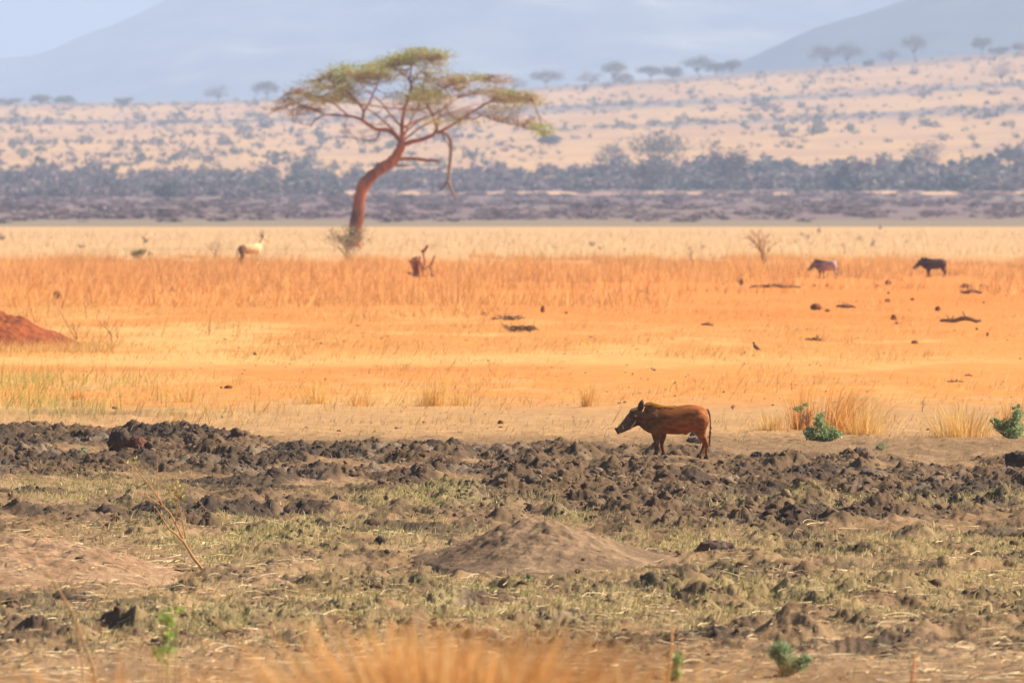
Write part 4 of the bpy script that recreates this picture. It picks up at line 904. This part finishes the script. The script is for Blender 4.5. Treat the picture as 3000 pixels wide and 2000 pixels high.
def skinned(name, mb, mat, parent, vox=.011, it=4):
    o = mb.build(name, mat, parent); m = o.modifiers.new("r", 'REMESH'); m.mode = 'VOXEL'; m.voxel_size = vox; m.use_smooth_shade = True
    m2 = o.modifiers.new("s", 'SMOOTH'); m2.factor = .5; m2.iterations = it; return o
ZS = 1382.0
def HZ(zx, zy, y=0.0): return Vector(((zx - 1100) / ZS, y, (1300 - zy) / ZS))
def warthog(label, mat, dark, mane_c, loc, rotz=0., scale=1.0, tusk=1.0, mane=True, legs=None):
    root = thing("warthog", label, "warthog", loc, (0, 0, rotz)); root.scale = (scale,) * 3; b = MB()
    st = [(770, 425, 772, .085), (850, 408, 832, .115), (950, 428, 895, .140), (1050, 445, 925, .150), (1200, 440, 905, .158), (1380, 420, 915, .160), (1520, 396, 898, .152), (1640, 382, 835, .140), (1750, 396, 770, .128), (1840, 430, 705, .105), (1905, 500, 640, .06)]
    b.tube([HZ(s[0], (s[1] + s[2]) / 2) for s in st], [(s[3], (s[2] - s[1]) / 2 / ZS) for s in st], seg=24, side=(0, 1, 0))
    hd = [((770, 590), .100, .135), ((690, 600), .100, .118), ((640, 632), .098, .104), ((560, 690), .082, .086), ((480, 762), .058, .066), ((410, 815), .048, .052), ((358, 842), .046, .042), ((335, 850), .042, .036)]
    b.tube([HZ(*h_[0]) for h_ in hd], [(h_[1], h_[2]) for h_ in hd], seg=20, side=(0, 1, 0))
    b.ball(HZ(650, 520), (.075, .085, .055), sub=3)                                      # skull with the high set eyes
    for s_ in (-1, 1):
        b.ball(HZ(590, 505, s_ * .062), (.030, .022, .022), sub=2); b.ball(HZ(640, 600, s_ * .105), (.034, .030, .028), sub=2); b.ball(HZ(480, 735, s_ * .058), (.026, .02, .018), sub=2)
    def leg(pts, yy):
        b.tube([HZ(p[0], p[1], yy * (1 - .15 * i / len(pts))) for i, p in enumerate(pts)], [(p[2] * .72, p[2]) for p in pts], seg=12, side=(0, 1, 0))
    fn = [(1030, 660, .03), (1022, 740, .105), (1025, 860, .085), (1020, 960, .055), (1022, 1060, .036), (1018, 1140, .031), (1010, 1200, .024), (1006, 1240, .028)]
    ff = [(1080, 680, .03), (1080, 760, .09), (1120, 880, .060), (1128, 970, .044), (1112, 1060, .030), (1118, 1130, .026), (1138, 1200, .022), (1146, 1240, .027)]
    hn = [(1745, 520, .03), (1752, 600, .115), (1760, 680, .132), (1768, 770, .108), (1782, 850, .075), (1812, 930, .050), (1858, 1020, .034), (1893, 1085, .031), (1888, 1160, .022), (1880, 1240, .021), (1888, 1292, .027)]
    hf = [(1740, 540, .03), (1735, 640, .12), (1740, 780, .10), (1765, 880, .058), (1800, 970, .040), (1845, 1050, .030), (1850, 1095, .028), (1820, 1160, .021), (1790, 1230, .020), (1768, 1268, .026)]
    leg(fn, -.085); leg(ff, .085); leg(hn, -.085); leg(hf, .085)
    b.ball(HZ(1525, 895), (.028, .03, .022), sub=2)
    for s_ in (-1, 1):
        b.ball(HZ(1010, 700, s_ * .088), (.085, .066, .13), sub=3); b.ball(HZ(1740, 640, s_ * .082), (.10, .062, .13), sub=3); b.ball(HZ(800, 640, s_ * .07), (.05, .05, .09), sub=3)
    skinned("body", b, mat, root)
    for pts, yy in ((fn, -.075), (ff, .075), (hn, -.075), (hf, .075)):
        h_ = MB(); x_, z_ = pts[-1][0], pts[-1][1]
        h_.tube([HZ(x_, z_ - 12, yy), HZ(x_ - 6, z_ + 20, yy), HZ(x_ - 14, z_ + 52, yy)], [(.022, .026), (.026, .032), (.028, .036)], (.06, .035, .02), 10, side=(0, 1, 0)); h_.build("hoof", M_dark, root)
    for s_ in (-1, 1):
        e = MB(); pts = [HZ(735, 500, s_ * .062), HZ(745, 450, s_ * .082), HZ(755, 395, s_ * .092), HZ(768, 345, s_ * .088), HZ(776, 308, s_ * .078)]
        e.tube(pts, [(.014, .024), (.016, .038), (.014, .038), (.010, .024), (.003, .004)], dark, 12, side=(0, 1, 0)); e.build("ear", M_ear, root)
        y_ = MB(); y_.ball(HZ(582, 512, s_ * .082), .010, (.01, .008, .006), 2); y_.build("eye", M_eye, root)
        if tusk: 
            k_ = MB(); k_.tube([HZ(452, 812, s_ * .045), HZ(440, 800, s_ * .078), HZ(432, 775, s_ * .092), HZ(436, 752, s_ * .088)], [.007 * tusk, .006 * tusk, .0045 * tusk, .0015], (.72, .66, .52), 8); k_.build("tusk", M_clodp, root)
        wv = MB(); rgw = np.random.default_rng(5); n = 70; t_ = rgw.uniform(0, 1, n)
        for q in t_: 
            p = HZ(660 - 95 * q, 665 + 140 * q, s_ * (.100 - .012 * q)); wv.tube([p, p + Vector((-.012 + rgw.normal(0, .008), s_ * .012, -.022 - .012 * rgw.random()))], [.0022, .0008], (.75, .60, .40), 3)
        wv.build("whiskers", M_twig, root)
    sn = MB(); sn.tube([HZ(352, 842), HZ(330, 853), HZ(318, 860)], [(.046, .040), (.050, .046), (.044, .042)], dark, 16, side=(0, 1, 0))
    sn.build("snout", M_dark, root)
    tl = MB(); tp = [(1895, 470), (1925, 520), (1942, 580), (1952, 660), (1953, 740), (1950, 820), (1944, 900), (1940, 980), (1936, 1040)]
    tl.tube([HZ(a, c, 0) for a, c in tp], [.014, .013, .011, .009, .008, .008, .008, .009, .008], dark, 8)
    rgt = np.random.default_rng(8)
    for q in range(150):
        i = rgt.integers(4, 9); p = HZ(tp[i][0], tp[i][1] + rgt.uniform(-30, 30), 0); tl.tube([p, p + Vector((rgt.normal(0, .010), rgt.normal(0, .010), -.05))], [.002, .001], dark, 3)
    tl.build("tail", M_clodp, root)
    if mane:
        mn = MB(); rgm = np.random.default_rng(9)
        for q in range(1100):
            u = rgm.random() ** .8; zx = 770 + 560 * u; zy = np.interp(zx, [s[0] for s in st], [s[1] for s in st]); L_ = .105 * (1 - .72 * u) * rgm.uniform(.6, 1.2); sd = rgm.normal(0, .022)
            p = HZ(zx, zy + 8 + abs(sd) * 300, sd); mid = p + Vector((L_ * .45, sd * .5, L_ * .48)); tip = p + Vector((L_ * 1.0, sd * .9 + rgm.normal(0, .008), L_ * .42))
            mn.tube([p, mid, tip], [.0030, .0024, .0008], pick(mane_c, 1, rgm, .15)[0], 3)
        mn.build("mane", M_grass, root)
    return root
M_dark = attr_mat("hoof_and_snout", .85, (20.0,), None, var=.3, spec=.05); M_ear = attr_mat("ear_skin", .8, (18.0,), None, .12, .25)
M_eye = attr_mat("eye", .15, None, None, spec=.6); M_clodp = attr_mat("horny", .6, (12.0,), None, var=.2)
mh1 = skin_mat("warthog_hide", (.135, .068, .024), (.31, .095, .021))
zf = H + (572 - 1338) / F * 140.6
warthog("young red brown warthog standing on the rim of the mud wallow facing left", mh1, (.12, .058, .034), [(.90, .60, .20), (.80, .46, .12), (.92, .68, .28)], (X_of(1750 + 1100 / 5.88, 140.6), 140.6, zf), 0, .985)
mh2 = skin_mat("dark_hide", (.060, .035, .030), (.085, .042, .032)); mh3 = skin_mat("dusty_hide", (.20, .10, .075), (.50, .32, .26))
Dw = D_of(812); warthog("dark brown warthog standing in the far grass near the right edge", mh2, (.04, .025, .02), [(.07, .04, .03), (.10, .06, .045)], (X_of(2722, Dw), Dw, 0), R(4), 1.13, tusk=1.5)
Dw = D_of(816); warthog("pale dusty warthog with a dark head in the far grass left of the dark one", mh3, (.06, .035, .03), [(.40, .24, .17), (.34, .2, .14)], (X_of(2409, Dw), Dw, 0), R(-24), 1.08, tusk=1.5)

# antelope, seen side on, facing right
def antelope(label, loc, rotz, sc):
    root = thing("antelope", label, "antelope", loc, (0, 0, rotz)); root.scale = (sc,) * 3; b = MB()
    st = [(-.66, .98, .10, .12), (-.60, .98, .15, .20), (-.45, 1.0, .18, .235), (-.15, .99, .20, .25), (.15, 1.02, .20, .27), (.38, 1.06, .18, .26), (.52, 1.10, .13, .20), (.60, 1.14, .10, .15)]
    b.tube([(s[0], 0, s[1]) for s in st], [(s[2], s[3]) for s in st], seg=20, side=(0, 1, 0))
    b.tube([(.42, 0, 1.12), (.58, 0, 1.28), (.70, 0, 1.45), (.76, 0, 1.58)], [(.11, .17), (.085, .125), (.07, .09), (.065, .075)], seg=14, side=(0, 1, 0))
    b.tube([(.68, 0, 1.62), (.78, 0, 1.60), (.90, 0, 1.50), (1.02, 0, 1.38), (1.06, 0, 1.34)], [(.05, .06), (.07, .085), (.055, .07), (.04, .05), (.03, .035)], seg=14, side=(0, 1, 0))
    for s_ in (-1, 1):
        b.tube([(.42, s_ * .10, .98), (.44, s_ * .10, .76), (.42, s_ * .10, .56), (.43, s_ * .10, .46), (.42, s_ * .10, .20), (.43, s_ * .10, .0)], [(.06, .11), (.045, .06), (.03, .036), (.03, .036), (.02, .022), (.028, .035)], seg=10, side=(0, 1, 0))
        b.tube([(-.50, s_ * .11, .98), (-.50, s_ * .12, .80), (-.46, s_ * .12, .64), (-.56, s_ * .11, .48), (-.58, s_ * .11, .42), (-.54, s_ * .11, .18), (-.52, s_ * .11, .0)], [(.08, .17), (.065, .12), (.045, .06), (.032, .04), (.03, .035), (.02, .024), (.028, .035)], seg=10, side=(0, 1, 0))
    skinned("body", b, skin_mat("antelope_coat", (.66, .42, .17), (.74, .58, .30)), root, .02)
    for s_ in (-1, 1):
        h_ = MB(); h_.tube([(.70, s_ * .035, 1.66), (.68, s_ * .09, 1.76), (.66, s_ * .16, 1.82), (.70, s_ * .17, 1.92), (.64, s_ * .13, 2.02)], [.028, .026, .022, .016, .005], (.09, .06, .045), 8); h_.build("horn", M_clodp, root)
        e = MB(); e.tube([(.70, s_ * .06, 1.62), (.66, s_ * .16, 1.66), (.63, s_ * .24, 1.66)], [(.02, .02), (.03, .04), (.004, .006)], (.30, .17, .08), 8); e.build("ear", M_ear, root)
    fm = MB(); fm.tube([(.76, 0, 1.665), (.88, 0, 1.58), (1.0, 0, 1.46), (1.075, 0, 1.36)], [(.052, .022), (.046, .022), (.036, .020), (.03, .03)], (.12, .06, .04), 12, side=(0, 1, 0)); fm.build("face_blaze", M_dark, root)
    tl = MB(); tl.tube([(-.70, 0, 1.08), (-.78, 0, .92), (-.78, 0, .72), (-.77, 0, .55)], [.025, .02, .03, .008], (.20, .12, .07), 8); tl.build("tail", M_twig, root)
    return root
Da = D_of(786); antelope("pale yellow antelope with a dark face standing in the far grass left of the acacia", (X_of(734, Da), Da, 0), R(28), .86)
# dead stump with upright broken roots
Ds = D_of(812); o0 = P(1237, 812, Ds); stp = thing("dead_stump", "dark red stump of upright broken roots standing on the orange sand right of the acacia", "stump", o0); sb = MB(); rr = random.Random(2)
def ST(pts, w_, dy=0., c=(.34, .12, .05)):
    w_ = w_ * 1.15
    q = [P(1160 + a / 12.06, 700 + b_ / 12.06, Ds) + Vector((0, dy * (.3 + .7 * i / len(pts)), 0)) - o0 for i, (a, b_) in enumerate(pts)]; sb.tube(q, [w_ * rr.uniform(.75, 1.15) / 12.06 / (F / Ds) / 2 for _ in q], c, 7)
for pts, w_, dy in (([(600, 1400), (640, 1250), (620, 1050), (560, 900), (500, 740)], 80, -.1), ([(700, 1400), (690, 1200), (700, 1000), (640, 850), (600, 660)], 90, .2), ([(760, 1420), (760, 1200), (740, 1000), (730, 800), (700, 630)], 110, 0),
                    ([(800, 1400), (790, 1180), (790, 980), (800, 800), (860, 620)], 90, -.15), ([(700, 1100), (640, 1020), (600, 940)], 120, 0), ([(770, 900), (740, 860), (700, 800)], 110, .1), ([(960, 1380), (940, 1240), (930, 1100), (980, 960), (1010, 800), (990, 640), (960, 520), (930, 430)], 60, .1),
                    ([(930, 470), (960, 400), (1050, 360), (1100, 270), (1130, 210)], 80, .1), ([(920, 400), (960, 460), (1040, 400)], 90, .1), ([(990, 1380), (960, 1200), (930, 1060), (900, 940), (880, 800)], 70, -.2), ([(900, 1050), (1000, 1020), (1080, 1080)], 90, 0), ([(1060, 1340), (1000, 1320), (960, 1330)], 80, 0),
                    ([(1260, 1240), (1240, 1100), (1200, 980), (1260, 880), (1310, 760), (1350, 640), (1380, 590)], 55, .15), ([(1090, 1000), (1200, 960), (1240, 1060)], 50, .1), ([(420, 1180), (520, 1230), (620, 1260)], 70, -.1)): ST(pts, w_, dy)
sb.ball(P(1160 + 1290 / 12.06, 700 + 1290 / 12.06, Ds) - o0, .08, (.24, .09, .03), 2, .3, 4); sb.build("roots", M_bark, stp)
# small bird
Db = D_of(1031); bs = 16.8 * (F / Db); ob = P(2218, 1031, Db); bird = thing("bird", "small grey brown long tailed bird standing on the sandy plain", "bird", ob)
def BZ(a, b_, y=0.): return P(2150 + a / 16.8, 970 + b_ / 16.8, Db) - ob + Vector((0, y, 0))
bb = MB(); bb.tube([BZ(985, 640), BZ(1000, 690), BZ(1050, 745), BZ(1120, 800), BZ(1200, 850), BZ(1260, 890)], [(.012, .012), (.022, .024), (.034, .038), (.036, .042), (.028, .032), (.012, .014)], (.20, .115, .07), 14, side=(0, 1, 0))
bb.tube([BZ(1000, 690), BZ(985, 630), BZ(970, 575)], [.018, .014, .014], (.20, .12, .08), 10); bb.ball(BZ(965, 565), .020, (.20, .12, .08), 2); skinned("body", bb, M_twig, bird, .004, 2)
q = MB(); q.tube([BZ(950, 572), BZ(905, 590)], [.006, .001], (.05, .04, .03), 6); q.build("beak", M_dark, bird)
q = MB(); q.tube([BZ(1240, 875), BZ(1300, 930), BZ(1345, 970)], [(.018, .006), (.02, .004), (.016, .002)], (.12, .06, .04), 8, side=(0, 1, 0)); q.build("tail", M_twig, bird)
for s_ in (-1, 1):
    q = MB(); q.tube([BZ(1040, 690, s_ * .03), BZ(1150, 770, s_ * .042), BZ(1270, 870, s_ * .02)], [(.005, .018), (.006, .028), (.003, .008)], (.34, .24, .19), 8, side=(0, 1, 0)); q.build("wing", M_twig, bird)
    q = MB(); q.tube([BZ(1130, 850, s_ * .014), BZ(1120, 940, s_ * .016), BZ(1135, 1030, s_ * .016)], [.005, .003, .003], (.25, .14, .08), 6); q.build("leg", M_twig, bird)
